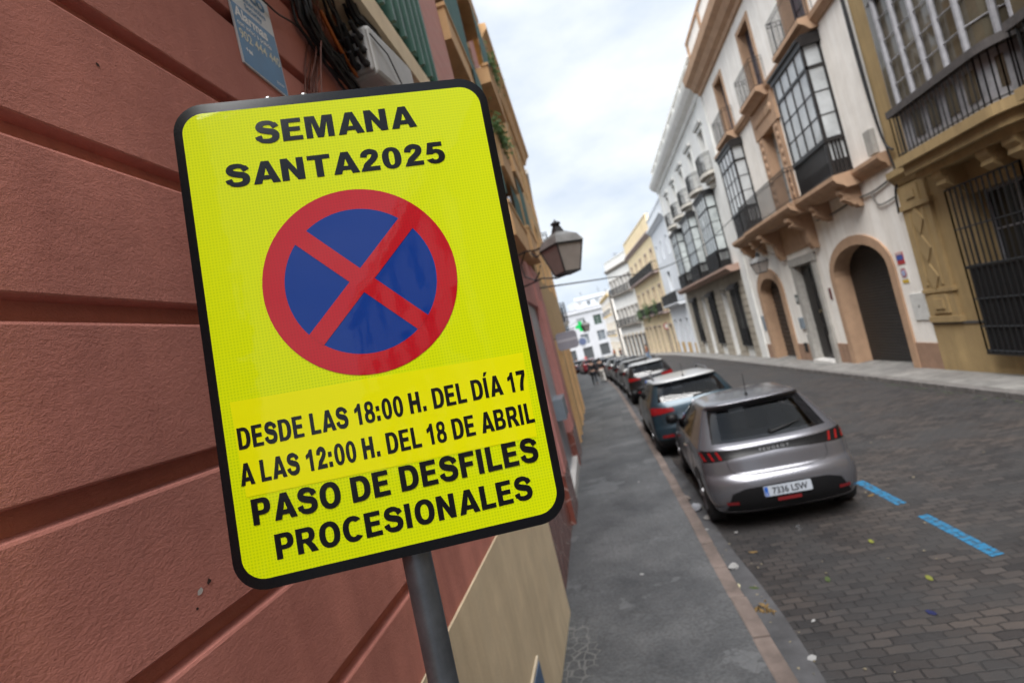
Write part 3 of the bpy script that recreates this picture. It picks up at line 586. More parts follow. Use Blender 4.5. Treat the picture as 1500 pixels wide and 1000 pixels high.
# ground storey past the corner: red marble base, pink door surrounds, recess
TG, LG = seg((-1.0, 4.86), (-1.24, 13.0))
marble = marble_mat(); MATS['red_marble'] = marble
def G(y): return y-4.86
m = MB(TG); m.box(0, G(7.35), -.3, 0, .95, 4.3); m.box(G(7.35), G(8.35), -.3, .05, .62, 4.3); m.box(G(11.15), G(12.9), -.3, .05, .55, 4.3); m.box(G(8.35), G(11.15), -.3, .02, 3.35, 4.3); m.build('ground_storey_wall', pinkp, LB)
for q in ((7.55, 8.15, .62), (11.4, 12.5, .55)): m = MB(TG); m.box(G(q[0]), G(q[1]), .05, .085, q[2], 3.5); m.build('pilaster', pinkp, LB)
for q in ((4.86, 7.35, .012, .95), (7.35, 8.35, .075, .62), (11.15, 12.9, .075, .55)): m = MB(TG); m.box(G(q[0]), G(q[1]), -.3, q[2], -.45, q[3]); m.build('marble_base', marble, LB)
m = MB(TG); m.box(G(8.35), G(11.15), -.12, -.06, -.3, 3.35); m.build('door', M('grey_metal_door', (.3, .33, .37), .4, .1, 4), LB)
m = MB(TG); m.box(G(8.35), G(11.15), -.06, .05, -.4, .03); m.build('doorstep', M('white_marble_step', (.62, .6, .58), .5, .1, 4), LB)
m = MB(TG); m.box(G(9.7), G(10.6), -.1, .13, 1.05, 1.45); m.build('metal_letterbox', M('pale_blue_metal', (.3, .36, .42), .35, .1, 5, metal=.5), LB)
# plants hanging from the balconies
leafm = M('balcony_leaves', (.06, .12, .025), .7, .4, 20)
def leaves(m, c, r, n, s, T=None):
    for k in range(n):
        q = Vector((random.gauss(0, 1), random.gauss(0, 1), random.gauss(0, 1)))*.45; x = Vector(c)+Vector((q.x*r[0], q.y*r[1], q.z*r[2]))
        a = Vector((random.uniform(-1, 1), random.uniform(-1, 1), random.uniform(-1, 1))).normalized(); b = a.orthogonal().normalized(); ss = s*random.uniform(.6, 1.3)
        m.v += [tuple(x-a*ss), tuple(x+b*ss*.45), tuple(x+a*ss), tuple(x-b*ss*.45)]; i = len(m.v); m.face((i-4, i-3, i-2, i-1))
for lab, c, r in (('trailing green plant over the second beige balcony behind the sign edge', (-.88, 9.3, 6.45), (.1, .7, .25)), ('small leafy plant on the highest balcony parapet of the pink building', (-.9, 8.2, 9.5), (.1, .5, .2)), ('yellowish plant spilling from the far upper balcony above the street lantern', (-.95, 12.1, 9.2), (.12, .7, .3))):
    m = MB(); leaves(m, c, r, 420, .05); o = m.build('balcony_plant', leafm); tag(o, lab, 'plant', 'plants on the balconies of the pink building')
# ------------------------------------------------------------------ things fixed to the pink wall
al = thing('alarm_sign', 'blue and white burglar alarm plate fixed high on the pink wall above the yellow sign', 'sign', (-.925, 1.68, 3.85))
TA = lambda u, w_, z: (-.929+w_, 1.68+u*.97+.0*z, 3.84+z+u*.02)
W2, H2 = .128, .19
m = MB(TA); m.slab([[(-W2, -H2+.02), (W2, -H2), (W2, H2), (-W2, H2)]], 0, .006); m.build('plate', M('alarm_plate_white', (.62, .64, .66), .4, .08, 12), al)
ablue = M('alarm_blue', (.035, .17, .36), .35, .12, 12); awhite = M('alarm_white_letters', (.85, .86, .86), .4, 0); acream = M('alarm_cream_letters', (.72, .68, .5), .4, 0)
m = MB(TA); m.poly([[(-W2+.004, -H2+.024), (W2-.004, -H2+.005), (W2-.004, .055), (-W2+.004, .055)]], .0065); m.build('blue_field', ablue, al)
for txt, u, z, s_, b_, mt_, sx in (('tyco', -.075, .128, .085, .0025, ablue, 1.15), ('Interactive', -.042, .098, .03, .0008, ablue, 1), ('Security', -.042, .07, .03, .0008, ablue, 1), ('Alarmas', -.112, .008, .055, .0018, awhite, 1.0), ('con aviso a policía', -.112, -.022, .026, .0005, awhite, 1.0), ('902 444 440', -.114, -.072, .05, .0006, acream, .92), ('+es', -.098, -.115, .025, .001, awhite, 1), ('tyco.es', .062, -.155, .016, .0002, awhite, 1)):
    type_line('lettering', txt, mt_, al, TA, u, z, s_, .0071, b_, sx)
def cable(name, paths, r, mat, label, cat_='cable', group=None, n=5, sub=6):
    m = MB()
    for P in paths:
        q = P
        if sub and len(P) > 2:
            q = []
            for i in range(len(P)-1):
                a, b, c, d = P[max(i-1, 0)], P[i], P[i+1], P[min(i+2, len(P)-1)]
                for k in range(sub):
                    t = k/sub; q.append(tuple(.5*(2*b[j]+(c[j]-a[j])*t+(2*a[j]-5*b[j]+4*c[j]-d[j])*t*t+(3*b[j]-a[j]-3*c[j]+d[j])*t**3) for j in range(3)))
            q.append(P[-1])
        m.tube(q, r*random.uniform(.75, 1.25), n)
    o = m.build(name, mat, smooth=True); tag(o, label, cat_, group); return o
rub = M('black_cable', (.012, .012, .014), .5, 0); rubg = M('rust_brown_wire', (.16, .055, .035), .6, .2, 9); rubo = M('orange_cable', (.45, .12, .02), .5, 0)
GC = 'cables on the pink wall'
def jit(P, s): 
    dx, dy, dz = (random.uniform(-s, s) for _ in range(3)); return [(x+dx+random.uniform(-s, s)*.35, y+dy+random.uniform(-s, s)*.4, z+dz+random.uniform(-s, s)*.4) for x, y, z in P]
b1 = [(-.88, y, z) for y, z in ((1.98, 4.6), (2.034, 4.3), (2.03, 4.12), (2.082, 4.061), (2.14, 4.029), (2.222, 4.003), (2.359, 3.97), (2.5, 3.9), (2.7, 3.7))]
cable('cable_bundle', [jit(b1, .026) for _ in range(17)], .0068, rub, 'thick bundle of black cables running down the pink wall beside the alarm plate', group=GC)
b2 = [(-.90, y, z) for y, z in ((2.18, 4.6), (2.2, 4.308), (2.22, 4.248), (2.2, 4.149), (2.1, 3.976), (1.99, 3.783), (1.95, 3.6))]
cable('loose_wires', [jit(b2, .045) for _ in range(11)], .003, rubg, 'thin rust brown wires hanging loosely behind the black cable bundle', group=GC)
cable('wall_wire', [[(-.905, y, z) for y, z in ((1.5, 4.0), (1.761, 4.007), (1.844, 4.013), (1.96, 4.045), (2.068, 4.048))]], .005, rub, 'single black wire along the groove from the alarm plate to the cable bundle', group=GC)
b3 = [(-.80, y, z) for y, z in ((2.25, 4.75), (2.404, 4.389), (2.52, 4.377), (2.662, 4.392), (2.805, 4.431), (3.178, 4.513), (3.6, 4.5), (4.2, 4.45), (4.95, 4.4))]
cable('cable_bundle', [jit(b3, .022) for _ in range(9)], .008, rub, 'black cables running along the beige cornice over the white junction box', group=GC)
b4 = [(-.86, y, z) for y, z in ((2.1, 4.6), (2.259, 4.329), (2.299, 4.284), (2.379, 4.183), (2.479, 4.2), (2.6, 4.2))]
cable('cable_bundle', [jit(b4, .03) for _ in range(6)], .0065, rub, 'loose black cables dropping to the near end of the white junction box', group=GC)
b5 = [(-.84, y, z) for y, z in ((2.36, 4.7), (2.407, 4.428), (2.519, 4.405), (2.545, 4.381), (2.62, 4.3), (2.7, 4.3))]
cable('cable_bundle', [jit(b5, .03) for _ in range(5)], .006, rub, 'looped black leads plugged into the top of the white junction box', group=GC)
cable('orange_wire', [[(-.87, y, z) for y, z in ((2.36, 4.6), (2.37, 4.411), (2.335, 4.309), (2.453, 4.25), (2.55, 4.22))], [(-.875, 2.2, 4.25), (-.87, 2.3, 4.14), (-.86, 2.42, 4.05), (-.86, 2.5, 4.08)]], .008, rubo, 'orange and brown conduit curling above the white junction box', group=GC)
jb = thing('junction_box', 'white plastic telecom junction box under the beige cornice', 'junction box', (-.92, 2.7, 4.1))
plast = M('white_weathered_plastic', (.42, .42, .41), .5, .12, 8, streak=.35, stain=(.3, .27, .25))
TJ = lambda u, w_, z: (-.93+w_, 2.42+u*.98, 4.02+z+u*.18)
m = MB(TJ); m.box(.02, .72, .0, .185, 0, .27); m.build('housing', plast, jb, bevel=.025)
m = MB(TJ); m.box(.0, .2, .02, .17, .02, .25); m.build('end_cap', M('grey_plastic', (.32, .31, .3), .5, .15, 9), jb, bevel=.015)
m = MB(TJ)
for i in range(3):
    for j in range(3): m.tube([(.03, .04+.05*i, .06+.07*j), (-.05, .04+.05*i, .06+.07*j), (-.1, .06+.04*i, .1+.07*j)], .02, 8, .012)
m.build('cable_gland', rub, jb)
m = MB(TJ); m.tube([(.0, .19, .2), (.2, .2, .16), (.36, .2, .02), (.42, .16, -.06)], .004, 5); m.build('lead', rub, jb)
wp = MB(TL); wp.slab([[(2.3, 4.13), (2.36, 4.14), (2.6, 4.04), (2.62, 3.98), (2.5, 4.0), (2.36, 4.06)]], 0, .012); tag(wp.build('plaster_patch', M('white_plaster', (.55, .53, .5), .9, .2, 9)), 'white plaster patch on the pink wall beside the cables', 'plaster patch')
for u, z, r_c, mt_ in ((.932, 2.178, .011, M('bare_plaster_chip', (.6, .55, .52), .9, .2, 30)), (.958, 2.187, .008, M('dark_scuff', (.05, .025, .02), .9, .2, 30)), (.915, 2.15, .004, MATS['dark_scuff']), (1.62, 2.9, .007, MATS['bare_plaster_chip']), (.98, 3.35, .006, MATS['dark_scuff'])):
    m = MB(TL); m.poly([[(u+r_c*random.uniform(.4, 1.1)*cos(k*.7), z+r_c*random.uniform(.4, 1.1)*sin(k*.7)) for k in range(9)]], .0015); m.build('paint_chip', mt_, LB)
# blue panel low on the beige base
bp = thing('wall_hatch', 'blue-grey panel with cream border low on the beige base of the wall', 'hatch', (-.92, 2.85, .05))
m = MB(TL); m.box(2.35, 3.31, .005, .022, .02, .54); m.build('border', M('cream_paint', (.6, .52, .4), .7, .1, 8), bp)
m = MB(TL); m.box(2.38, 3.285, .02, .026, .05, .517); m.build('panel', M('blue_grey_paint', (.1, .17, .3), .5, .2, 8), bp)
# ------------------------------------------------------------------ lantern on its bracket
def lantern(label, c, s, yaw, bracket, glowm=None):
    """four-sided street lantern: tapered glazed body, hipped roof, chimney, finial, scrolled wall bracket"""
    t = thing('street_lantern', label, 'street lamp', c, 'wall lanterns')
    ca, sa = cos(yaw), sin(yaw)
    T = lambda x, y, z: (c[0]+s*(x*ca-y*sa), c[1]+s*(x*sa+y*ca), c[2]+s*z)
    def ring(m, a, z): return [m.p(x*a, y*a, z) for x, y in ((-1, -1), (1, -1), (1, 1), (-1, 1))]
    m = MB(T); r0 = ring(m, .145, 0); r1 = ring(m, .235, .4)
    for k in range(4): m.face((r0[k], r0[(k+1) % 4], r1[(k+1) % 4], r1[k]))
    m.build('glass_body', M('milky_lantern_glass', (.30, .27, .25), .25, .12, 4, coat=.4), t)
    m = MB(T)
    for a, z0, z1 in ((.155, -.03, .0), (.25, .395, .425)): m.box(-a, a, -a, a, z0, z1)
    for x, y in ((-1, -1), (1, -1), (1, 1), (-1, 1)): m.tube([(x*.147, y*.147, 0), (x*.238, y*.238, .4)], .012, 5)
    m.build('frame', M('bronze_black_metal', (.03, .03, .032), .5, .2, 9), t)
    m = MB(T); r0 = ring(m, .262, .425); r1 = ring(m, .2, .55); r2 = ring(m, .085, .63); m.face(r0)
    for a, b in ((r0, r1), (r1, r2)):
        for k in range(4): m.face((a[k], a[(k+1) % 4], b[(k+1) % 4], b[k]))
    m.face(r2); m.build('roof', M('weathered_grey_metal', (.24, .235, .23), .5, .25, 7, metal=.5), t)
    m = MB(T); r0 = ring(m, .08, .62); r1 = ring(m, .035, .76)
    for k in range(4): m.face((r0[k], r0[(k+1) % 4], r1[(k+1) % 4], r1[k]))
    m.lathe([(.075, .76), (.08, .785), (.055, .8), (.02, .815), (.01, .84), (.0, .85)], (0, 0, 0), 10); m.build('finial', MATS['bronze_black_metal'], t)
    m = MB()
    for P in bracket: m.tube(P, .014*s, 6)
    m.build('bracket', iron, t); return t
lx, ly, lz = -.235, 7.0, 3.4
lantern('large grey street lantern on a scrolled bracket beside the yellow sign', (lx, ly, lz), .87, R(38),
    [[(-1.02, 7.3, 3.82), (-.75, 7.2, 3.86), (-.58, 7.1, 3.82), (-.42, 7.05, 3.84)], [(-1.02, 7.3, 3.38), (-.72, 7.15, 3.4), (-.6, 7.1, 3.42)], [(-.75, 7.2, 3.86), (-.86, 7.25, 3.7), (-.84, 7.22, 3.52), (-.7, 7.15, 3.42), (-.62, 7.1, 3.5), (-.58, 7.1, 3.6)], [(-.6, 7.1, 3.42), (-.4, 7.05, 3.36), (-.235, 7, 3.37)], [(-.66, 7.1, 3.8), (-.6, 7.1, 3.72), (-.52, 7.08, 3.76), (-.54, 7.08, 3.84)]])
cable('overhead_cable', [[(-1.15, 12.5, 3.9), (.6, 17, 4.15), (2.8, 21, 4.35), (5, 24, 5.0), (7.38, 26.2, 6.25)]], .022, M('grey_overhead_cable', (.03, .032, .035), .6, 0), 'dark overhead cable strung across the street from behind the lantern to the white houses', 'cable', sub=10)
ps = thing('oval_wall_sign', 'grey rounded sign plate projecting from the left wall beyond the lantern', 'sign', (-1.1, 12.6, 2.4))
m = MB(lambda u, w_, z: (-1.22+u, 12.6+w_, 2.5+z)); m.slab([rr2 for rr2 in [[(x+.38, z) for x, z in rr(.26, .22, .09, 6)]]], 0, .05); m.build('plate', M('grey_lilac_plate', (.26, .26, .3), .45, .1, 6), ps)
m = MB(lambda u, w_, z: (-1.22+u, 12.6+w_, 2.5+z)); m.box(.14, .62, -.006, 0, -.02, .04); m.build('stripe', M('pale_stripe', (.42, .42, .46), .5, 0), ps)
m = MB(); m.tube([(-1.3, 12.62, 2.6), (-1.0, 12.62, 2.6)], .015, 6); m.build('arm', iron, ps)
# ------------------------------------------------------------------ right-hand houses
cream = M('cream_render', (.84, .81, .765), .9, .09, 1.3, .003, 14, streak=.45, stain=(.6, .54, .47))
tan = M('terracotta_trim_paint', (.41, .265, .17), .85, .14, 2.5, .002, 30, streak=.25, stain=(.26, .15, .09))
brownp = M('brown_plinth_paint', (.30, .185, .125), .85, .16, 3, .002, 30, streak=.3)
stone = M('grey_stone', (.36, .345, .32), .85, .16, 5, .004, 30, streak=.3)
bwood = M('black_wood', (.012, .010, .010), .42, .25, 6)
palepg = M('pale_pane_glass', (.43, .45, .46), .08, .3, .9, spec=.7)  # pale glossy panes, tone varied by soft noise
shutv = M('grey_violet_shutter', (.075, .065, .08), .6, .2, 4)
roller = M('dark_roller_shutter', (.02, .018, .017), .5, .25, 5)
T7 = right(7.4)
def lerp_poly(P, t):
    ds = [0]
    for a, b in zip(P, P[1:]): ds.append(ds[-1]+sqrt(sum((x-y)**2 for x, y in zip(a, b))))
    d = t*ds[-1]
    for i in range(len(P)-1):
        if d <= ds[i+1]+1e-9:
            k = (d-ds[i])/max(1e-9, ds[i+1]-ds[i]); return tuple(P[i][j]+(P[i+1][j]-P[i][j])*k for j in (0, 1))
    return P[-1]
def trim(m, u0, u1, z0, z1, tw, p, sill=True):
    m.box(u0-tw, u0, 0, p, z0, z1+tw); m.box(u1, u1+tw, 0, p, z0, z1+tw); m.box(u0, u1, 0, p, z1, z1+tw)
def recess(T, par, u0, u1, z0, z1, dep, mat, fr=None, nu=2, nz_=3, name='window', pane=True, fw=.05):
    """a window or glazed door set back in its opening: frame as the part, panes as its sub-part"""
    m = MB(T); a, b = -dep, -dep+.05
    m.box(u0, u0+fw, a, b, z0, z1); m.box(u1-fw, u1, a, b, z0, z1); m.box(u0+fw, u1-fw, a, b, z0, z0+fw); m.box(u0+fw, u1-fw, a, b, z1-fw, z1)
    for k in range(1, nu): u = u0+(u1-u0)*k/nu; m.box(u-fw*.5, u+fw*.5, a, b-.004, z0+fw, z1-fw)
    for k in range(1, nz_): z = z0+(z1-z0)*k/nz_; m.box(u0+fw, u1-fw, a, b-.012, z-.015, z+.015)
    f = m.build(name, fr or mat, par)
    if pane: m = MB(T); m.box(u0, u1, a-.05, a+.012, z0, z1); m.build('pane', mat, f)
    return f
def railing(T, par, pts, z0, z1, sp=.11, r=.009, mat=None, mid=True):
    """iron railing along plan points [(u,w)]"""
    m = MB(T)
    for z in (z0+.04, z1)+((z1-.12,) if mid else ()): m.tube([(u, w_, z) for u, w_ in pts], r*1.5, 4)
    for (a, b) in zip(pts, pts[1:]):
        ln = sqrt((b[0]-a[0])**2+(b[1]-a[1])**2); n = max(1, int(ln/sp))
        for k in range(n+1):
            u, w_ = a[0]+(b[0]-a[0])*k/n, a[1]+(b[1]-a[1])*k/n; m.box(u-r, u+r, w_-r, w_+r, z0, z1)
    return m.build('railing', mat or iron, par)
def bay(T, par, u0, u1, d, zb, zs, zt, nf, mat, glass, top=.3, zmid=None, ns=1):
    """glazed box balcony (mirador): posts, glazing bars, panelled base with balusters, cornice"""
    m = MB(T); pw = .075
    zm = zt-top-.55*(zt-zs)/2.6 if zmid is None else zmid
    for u in (u0, u1-pw): m.box(u, u+pw, d-pw, d, zb, zt-top); m.box(u, u+pw, 0, .06, zb, zt-top)
    for k in range(1, nf): u = u0+(u1-u0)*k/nf; m.box(u-.026, u+.026, d-.05, d-.004, zs+.05, zt-top)
    for z, h, x in ((zs-.03, .11, .03), (zm, .08, 0), (zb, .1, .02)):
        m.box(u0-x, u1+x, d-pw, d+x+.003, z, z+h); m.box(u0-x, u0+pw-.004, .06, d-pw, z, z+h); m.box(u1-pw+.004, u1+x, .06, d-pw, z, z+h)
    for k in (1, 2):
        z = zs+.08+(zm-zs-.08)*k/3; m.box(u0+pw, u1-pw, d-.04, d-.012, z-.012, z+.012)
        m.box(u0+.014, u0+.042, .06, d-pw, z-.012, z+.012); m.box(u1-.042, u1-.014, .06, d-pw, z-.012, z+.012)
    nb = int((u1-u0)/.13)
    for k in range(1, nb): u = u0+(u1-u0)*k/nb; m.box(u-.03, u+.03, d-.045, d-.006, zb+.1, zs-.03)
    for k in range(1, 4):
        w_ = .06+(d-pw-.06)*k/4
        for ua in (u0+.01, u1-.045): m.box(ua, ua+.035, w_-.028, w_+.028, zb+.1, zs-.03)
    f = m.build('bay_window', mat, par)
    m = MB(T); m.sweep([(0, zt-top), (d+.02, zt-top), (d+.03, zt-top+.12), (d+.09, zt-top+.16), (d+.1, zt-top+.22), (d-.05, zt), (0, zt)], u0-.08, u1+.08); m.build('cornice', mat, f)
    m = MB(T); m.box(u0+.03, u1-.03, 0, d-.03, zs, zt-top); m.build('pane', glass, f)
    m = MB(T); m.box(u0+.035, u1-.035, 0, d-.035, zb+.02, zb+(zs-zb)*.45); m.build('base_panel', mat, f)
    m = MB(T); m.box(u0+.036, u1-.036, 0, d-.036, zb+(zs-zb)*.45+.003, zs-.003); m.build('lower_pane', glass, f)
    return f
def corbel(m, u, z, w_, h, th=.22):
    P = [(0, z), (w_, z), (w_, z-.1), (w_*.85, z-.18), (w_*.9, z-.27), (w_*.6, z-.38), (w_*.38, z-.5), (w_*.34, z-h*.8), (w_*.2, z-h), (0, z-h)]
    m.sweep(P, u-th/2, u+th/2); m.lathe([(.0, -th*.6), (.085, -th*.6), (.085, th*.6), (0, th*.6)], (u, w_*.62, z-.2), 10, 0)
# --- white house with terracotta trim
W = thing('town_house', 'white house with terracotta trim, two black glazed bays and brown garage arch', 'house', (7.4, 19.6, gz(19.6)+.115))
u0, u1 = 13.32, 26.0
G0 = arch(14.47, 17.45, -1, 2.35, 3.15); A0 = arch(22.45, 24.85, -1.2, 2.35, 3.0); D0 = rect(18.75, 20.3, -1.2, 3.1)
outer = [(u0, -1), (18.0, -1.1), (u1, -1.3), (u1, 12.5), (u0, 12.5)]
ups = [(15.15, 16.35), (18.95, 20.05), (22.85, 23.95)]
holes_up = [rect(a, b, 9.3, 11.75) for a, b in ups]; DB = rect(18.95, 20.05, 5.05, 7.95)
def wall_open(T, par, outl, holes, dep, mat, name='wall', rev=None):
    m = MB(T); m.poly([outl]+holes, 0); i0 = len(outl); m.cur = 1
    for l in holes:
        n = len(l); a = list(range(i0, i0+n)); b = [m.p(q[0], -dep, q[1]) for q in l]; i0 += n
        for k in range(n): m.face((a[k], a[(k+1) % n], b[(k+1) % n], b[k]))
    o = m.build(name, [mat, rev or mat], par)
    # body of the house behind the facade
    us = [q[0] for q in outl]; zs = [q[1] for q in outl]
    m = MB(T); m.box(min(us), max(us), -9, -dep-.06, min(zs), max(zs)); m.build('house_body', mat, par)
    return o
def inb(pts, e=.002):
    """a door-shaped outline cut off a hair under the wall edge, so it is a true hole in the wall"""
    return pts
wall_open(T7, W, outer, [[(x, max(z, -.95)) for x, z in l] for l in (G0, A0, D0)]+holes_up+[DB], .45, cream, rev=tan)
def arch_trim(m, g, tw, p, zs, za, z0):
    a, b = g[0][0], g[1][0]; o = arch(a-tw, b+tw, z0, zs, za+tw); i = arch(a, b, z0, zs, za)
    m.slab([o[2:]+[o[0]]+[(a, z0)]+i[2:][::-1]+[(b, z0)]+[o[1]]], 0, p)
for g, tw, za, z0 in ((G0, .27, 3.15, -.4), (A0, .42, 3.0, -.6)): m = MB(T7); arch_trim(m, g, tw, .05, 2.35, za, z0); m.build('arch_surround', tan, W)
for a, b in ups: m = MB(T7); trim(m, a, b, 9.3, 11.75, .17, .035); m.build('window_surround', tan, W)
for a, b in ((13.32, 14.2), (17.74, 18.5), (20.62, 22.03), (25.27, 25.98)): m = MB(T7); m.box(a, b, 0, .03, -1.2, gz((a+b)/2)+.75); m.build('plinth', brownp, W)
m = MB(T7)
m.box(18.5, 18.75, 0, .09, -1, 3.1); m.box(20.3, 20.6, 0, .09, -1, 3.1); m.box(18.45, 20.65, 0, .12, 3.1, 3.38); m.box(18.48, 18.75, .09, .12, -1, .55); m.box(20.3, 20.63, .09, .12, -1, .55); m.box(18.753, 18.8, -.138, .004, -1, 3.05); m.box(20.25, 20.297, -.138, .004, -1, 3.05); m.box(18.8, 20.25, -.138, .004, 3.05, 3.097); m.build('stone_surround', stone, W)
m = MB(T7); m.box(18.76, 20.29, -.13, .22, -1, gz(19.5)+.19); m.build('doorstep', MATS['white_marble_step'], W)
# garage roller shutter, small arched door, front door
def ribbed(name, u0, u1, z0, z1, w_, mat, rib=.085):
    m = MB(T7); n = int((z1-z0)/rib); P = []
    for k in range(n): z = z0+k*rib; P += [(w_, z), (w_+.022, z+rib*.35), (w_+.022, z+rib*.7), (w_, z+rib*.95)]
    m.sweep([(w_-.05, z0)]+P+[(w_-.05, z1)], u0, u1); return m.build(name, mat, W)
ribbed('garage_door', 14.4, 17.5, -.6, 3.2, -.43, roller)
ribbed('arched_door', 22.4, 24.9, -.8, 3.1, -.42, M('dark_brown_door', (.035, .026, .022), .55, .2, 5), .2)
m = MB(T7); m.box(18.752, 20.298, -.2, -.14, -.6, 3.098)
for a in (18.83, 19.57): m.box(a, a+.65, -.14, -.115, -.2, .75); m.box(a, a+.65, -.14, -.115, .95, 2.3); m.box(a, a+.65, -.14, -.115, 2.42, 2.95)
fd = m.build('front_door', bwood, W); m = MB(T7); m.lathe([(.0, 0), (.045, .01), (.05, .05), (0, .07)], (19.45, -.13, 1.35), 10, 1); m.build('knob', M('brass', (.6, .5, .3), .3, 0, metal=1), fd)
# ledge, balcony slab, corbels
led = [(0, 4.62), (.05, 4.62), (.09, 4.72), (.2, 4.8), (.24, 4.88), (.24, 4.97), (0, 4.99)]
def slabp(d): return [(0, 4.6), (d-.28, 4.6), (d-.2, 4.68), (d-.06, 4.76), (d, 4.86), (d, 4.97), (0, 4.99)]
m = MB(T7); m.sweep(led, 13.32, 14.6); m.sweep(slabp(.68), 14.6, 17.3); m.sweep(slabp(.86), 17.3, 22.3); m.sweep(slabp(.7), 22.3, 24.85); m.sweep(led, 24.85, 26); m.build('balcony_slab', tan, W)
for u, a, b, c in ((14.95, .5, .55, .22), (16.75, .5, .55, .22), (18.1, .75, 1.15, .3), (21.1, .75, 1.15, .3), (22.9, .55, .65, .22), (24.3, .55, .65, .22)): m = MB(T7); corbel(m, u, 4.6, a, b, c); m.build('corbel', tan, W)
m = MB(T7); m.box(18.3, 20.9, 0, .04, 3.6, 4.6); m.build('door_panel', tan, W)
bay(T7, W, 14.9, 17.1, .5, 4.99, 5.95, 8.85, 4, bwood, palepg)
bay(T7, W, 22.4, 24.5, .5, 4.99, 6.0, 8.85, 4, bwood, palepg)
recess(T7, W, 18.95, 20.05, 5.05, 7.95, .3, palepg, stone, 2, 4, 'balcony_door')
m = MB(T7); m.box(18.45, 18.95, 0, .07, 4.99, 8.1); m.box(20.05, 20.55, 0, .07, 4.99, 8.1); m.box(18.35, 20.65, 0, .1, 7.95, 8.97)
for k in range(9):
    for uu in (18.7, 20.3): m.lathe([(.0, .07), (.11, .07), (.08, .1), (.0, .11)], (uu, 0, 5.4+k*.3), 8, 1)
for k in range(6): m.lathe([(.0, .1), (.2, .1), (.13, .15), (.0, .16)], (18.75+k*.3, 0, 8.5), 8, 1)
m.build('carved_surround', tan, W)
railing(T7, W, [(17.12, .0), (17.12, .82), (22.36, .82), (22.36, .4)], 4.99, 6.02)
# upper storey
m = MB(T7); m.sweep([(0, 8.97), (.06, 8.97), (.12, 9.06), (.18, 9.12), (.2, 9.25), (0, 9.27)], 13.32, 26)
for (a, b) in ups:
    for u in (a-.4,): m.sweep([(0, 8.9), (.2, 8.9), (.34, 9.05), (.46, 9.12), (.46, 9.25), (0, 9.272)], a-.4, b+.4)
m.build('string_course', tan, W)
for a, b in ups:
    recess(T7, W, a, b, 9.3, 11.75, .3, shutv, shutv, 2, 3, 'shuttered_window')
    railing(T7, W, [(a-.33, 0), (a-.33, .42), (b+.33, .42), (b+.33, 0)], 9.27, 10.25, .12, .008)
m = MB(T7); m.sweep([(0, 12.35), (.1, 12.35), (.14, 12.5), (.3, 12.6), (.42, 12.85), (.62, 13.0), (.66, 13.35), (.2, 13.5), (0, 13.5)], 13.3, 26.15); m.build('cornice', tan, W)
m = MB(T7); m.box(13.32, 26.05, -.3, .1, 13.5, 14.85); m.build('parapet', cream, W)
m = MB(T7); m.box(13.3, 26.1, -.33, .16, 14.85, 15.0); m.box(13.3, 26.1, .1, .15, 13.5, 13.7)
for u in (13.32, 16, 18, 21, 23.2, 25.8): m.box(u, u+.28, .1, .148, 13.7, 14.85)
m.build('parapet_trim', tan, W)
# small fittings on the white house
def plate(name, label, cat_, u, z, wd, ht, mat, dep=.04, extra=None, T=T7, group=None):
    t = thing(name, label, cat_, T(u, 0, z)); m = MB(T); m.box(u-wd/2, u+wd/2, 0, dep, z-ht/2, z+ht/2); m.build('plate', mat, t, bevel=min(.008, dep*.3))
    for nm, mt_, (a, b, c, d) in (extra or []): m = MB(T); m.box(u+a, u+b, dep, dep+.004, z+c, z+d); m.build(nm, mt_, t)
    return t
wpl = M('white_enamel', (.6, .6, .58), .4, .1, 8); redp = M('red_print', (.4, .04, .04), .5, 0); bluep = M('blue_print', (.05, .1, .35), .5, 0); ylw = M('yellow_print', (.6, .4, .04), .5, 0)
plate('notice', 'small red and blue notice on the white wall right of the garage arch', 'notice', 13.93, 2.47, .3, .3, redp, .012, [('blue_band', bluep, (-.13, .13, -.04, .08)), ('white_band', wpl, (-.13, .13, .1, .13))])
t = thing('no_parking_plate', 'white no parking plate with round symbol and yellow foot beside the garage', 'sign', T7(13.93, 0, 2.05))
m = MB(T7); m.box(13.8, 14.06, 0, .012, 1.86, 2.24); m.build('plate', wpl, t)
m = MB(T7); m.lathe([(0, .012), (.11, .012), (.11, .017), (0, .017)], (13.93, 0, 2.1), 20, 1); m.build('ring', redp, t); m = MB(T7); m.lathe([(0, .017), (.08, .017), (.08, .02), (0, .02)], (13.93, 0, 2.1), 20, 1); m.build('disc', M('pale_blue_print', (.35, .42, .6), .5, 0), t)
m = MB(T7); m.box(13.8, 14.06, .012, .016, 1.86, 1.94); m.build('foot_band', ylw, t)
plate('meter_cabinet', 'white meter cabinet door in the wall between garage and yellow house', 'meter box', 13.65, 1.25, .56, .66, wpl, .03, [('lock', iron, (-.02, .02, -.02, .03))])
plate('plaque', 'small dark plaque left of the black front door', 'plaque', 20.95, 1.9, .28, .36, M('dark_green_plaque', (.02, .03, .028), .3, 0), .02, [('emblem', wpl, (-.05, .05, -.08, .08))])
plate('letterbox', 'pale metal letterbox on the wall below the dark plaque', 'letterbox', 20.95, .98, .34, .42, MATS['pale_blue_metal'], .09)
plate('door_intercom', 'dark red intercom panel right of the black front door', 'intercom', 18.08, 1.9, .13, .38, M('dark_red_panel', (.1, .02, .02), .35, 0), .03)
plate('wall_cabinet', 'pale grey cabinet door at the far end of the white house', 'meter box', 25.55, 1.05, .4, .7, MATS['pale_blue_metal'], .03)
plate('vent_grille', 'small dark vent grille in the brown plinth left of the front door', 'vent', 21.2, .02, .3, .36, dark, .05)
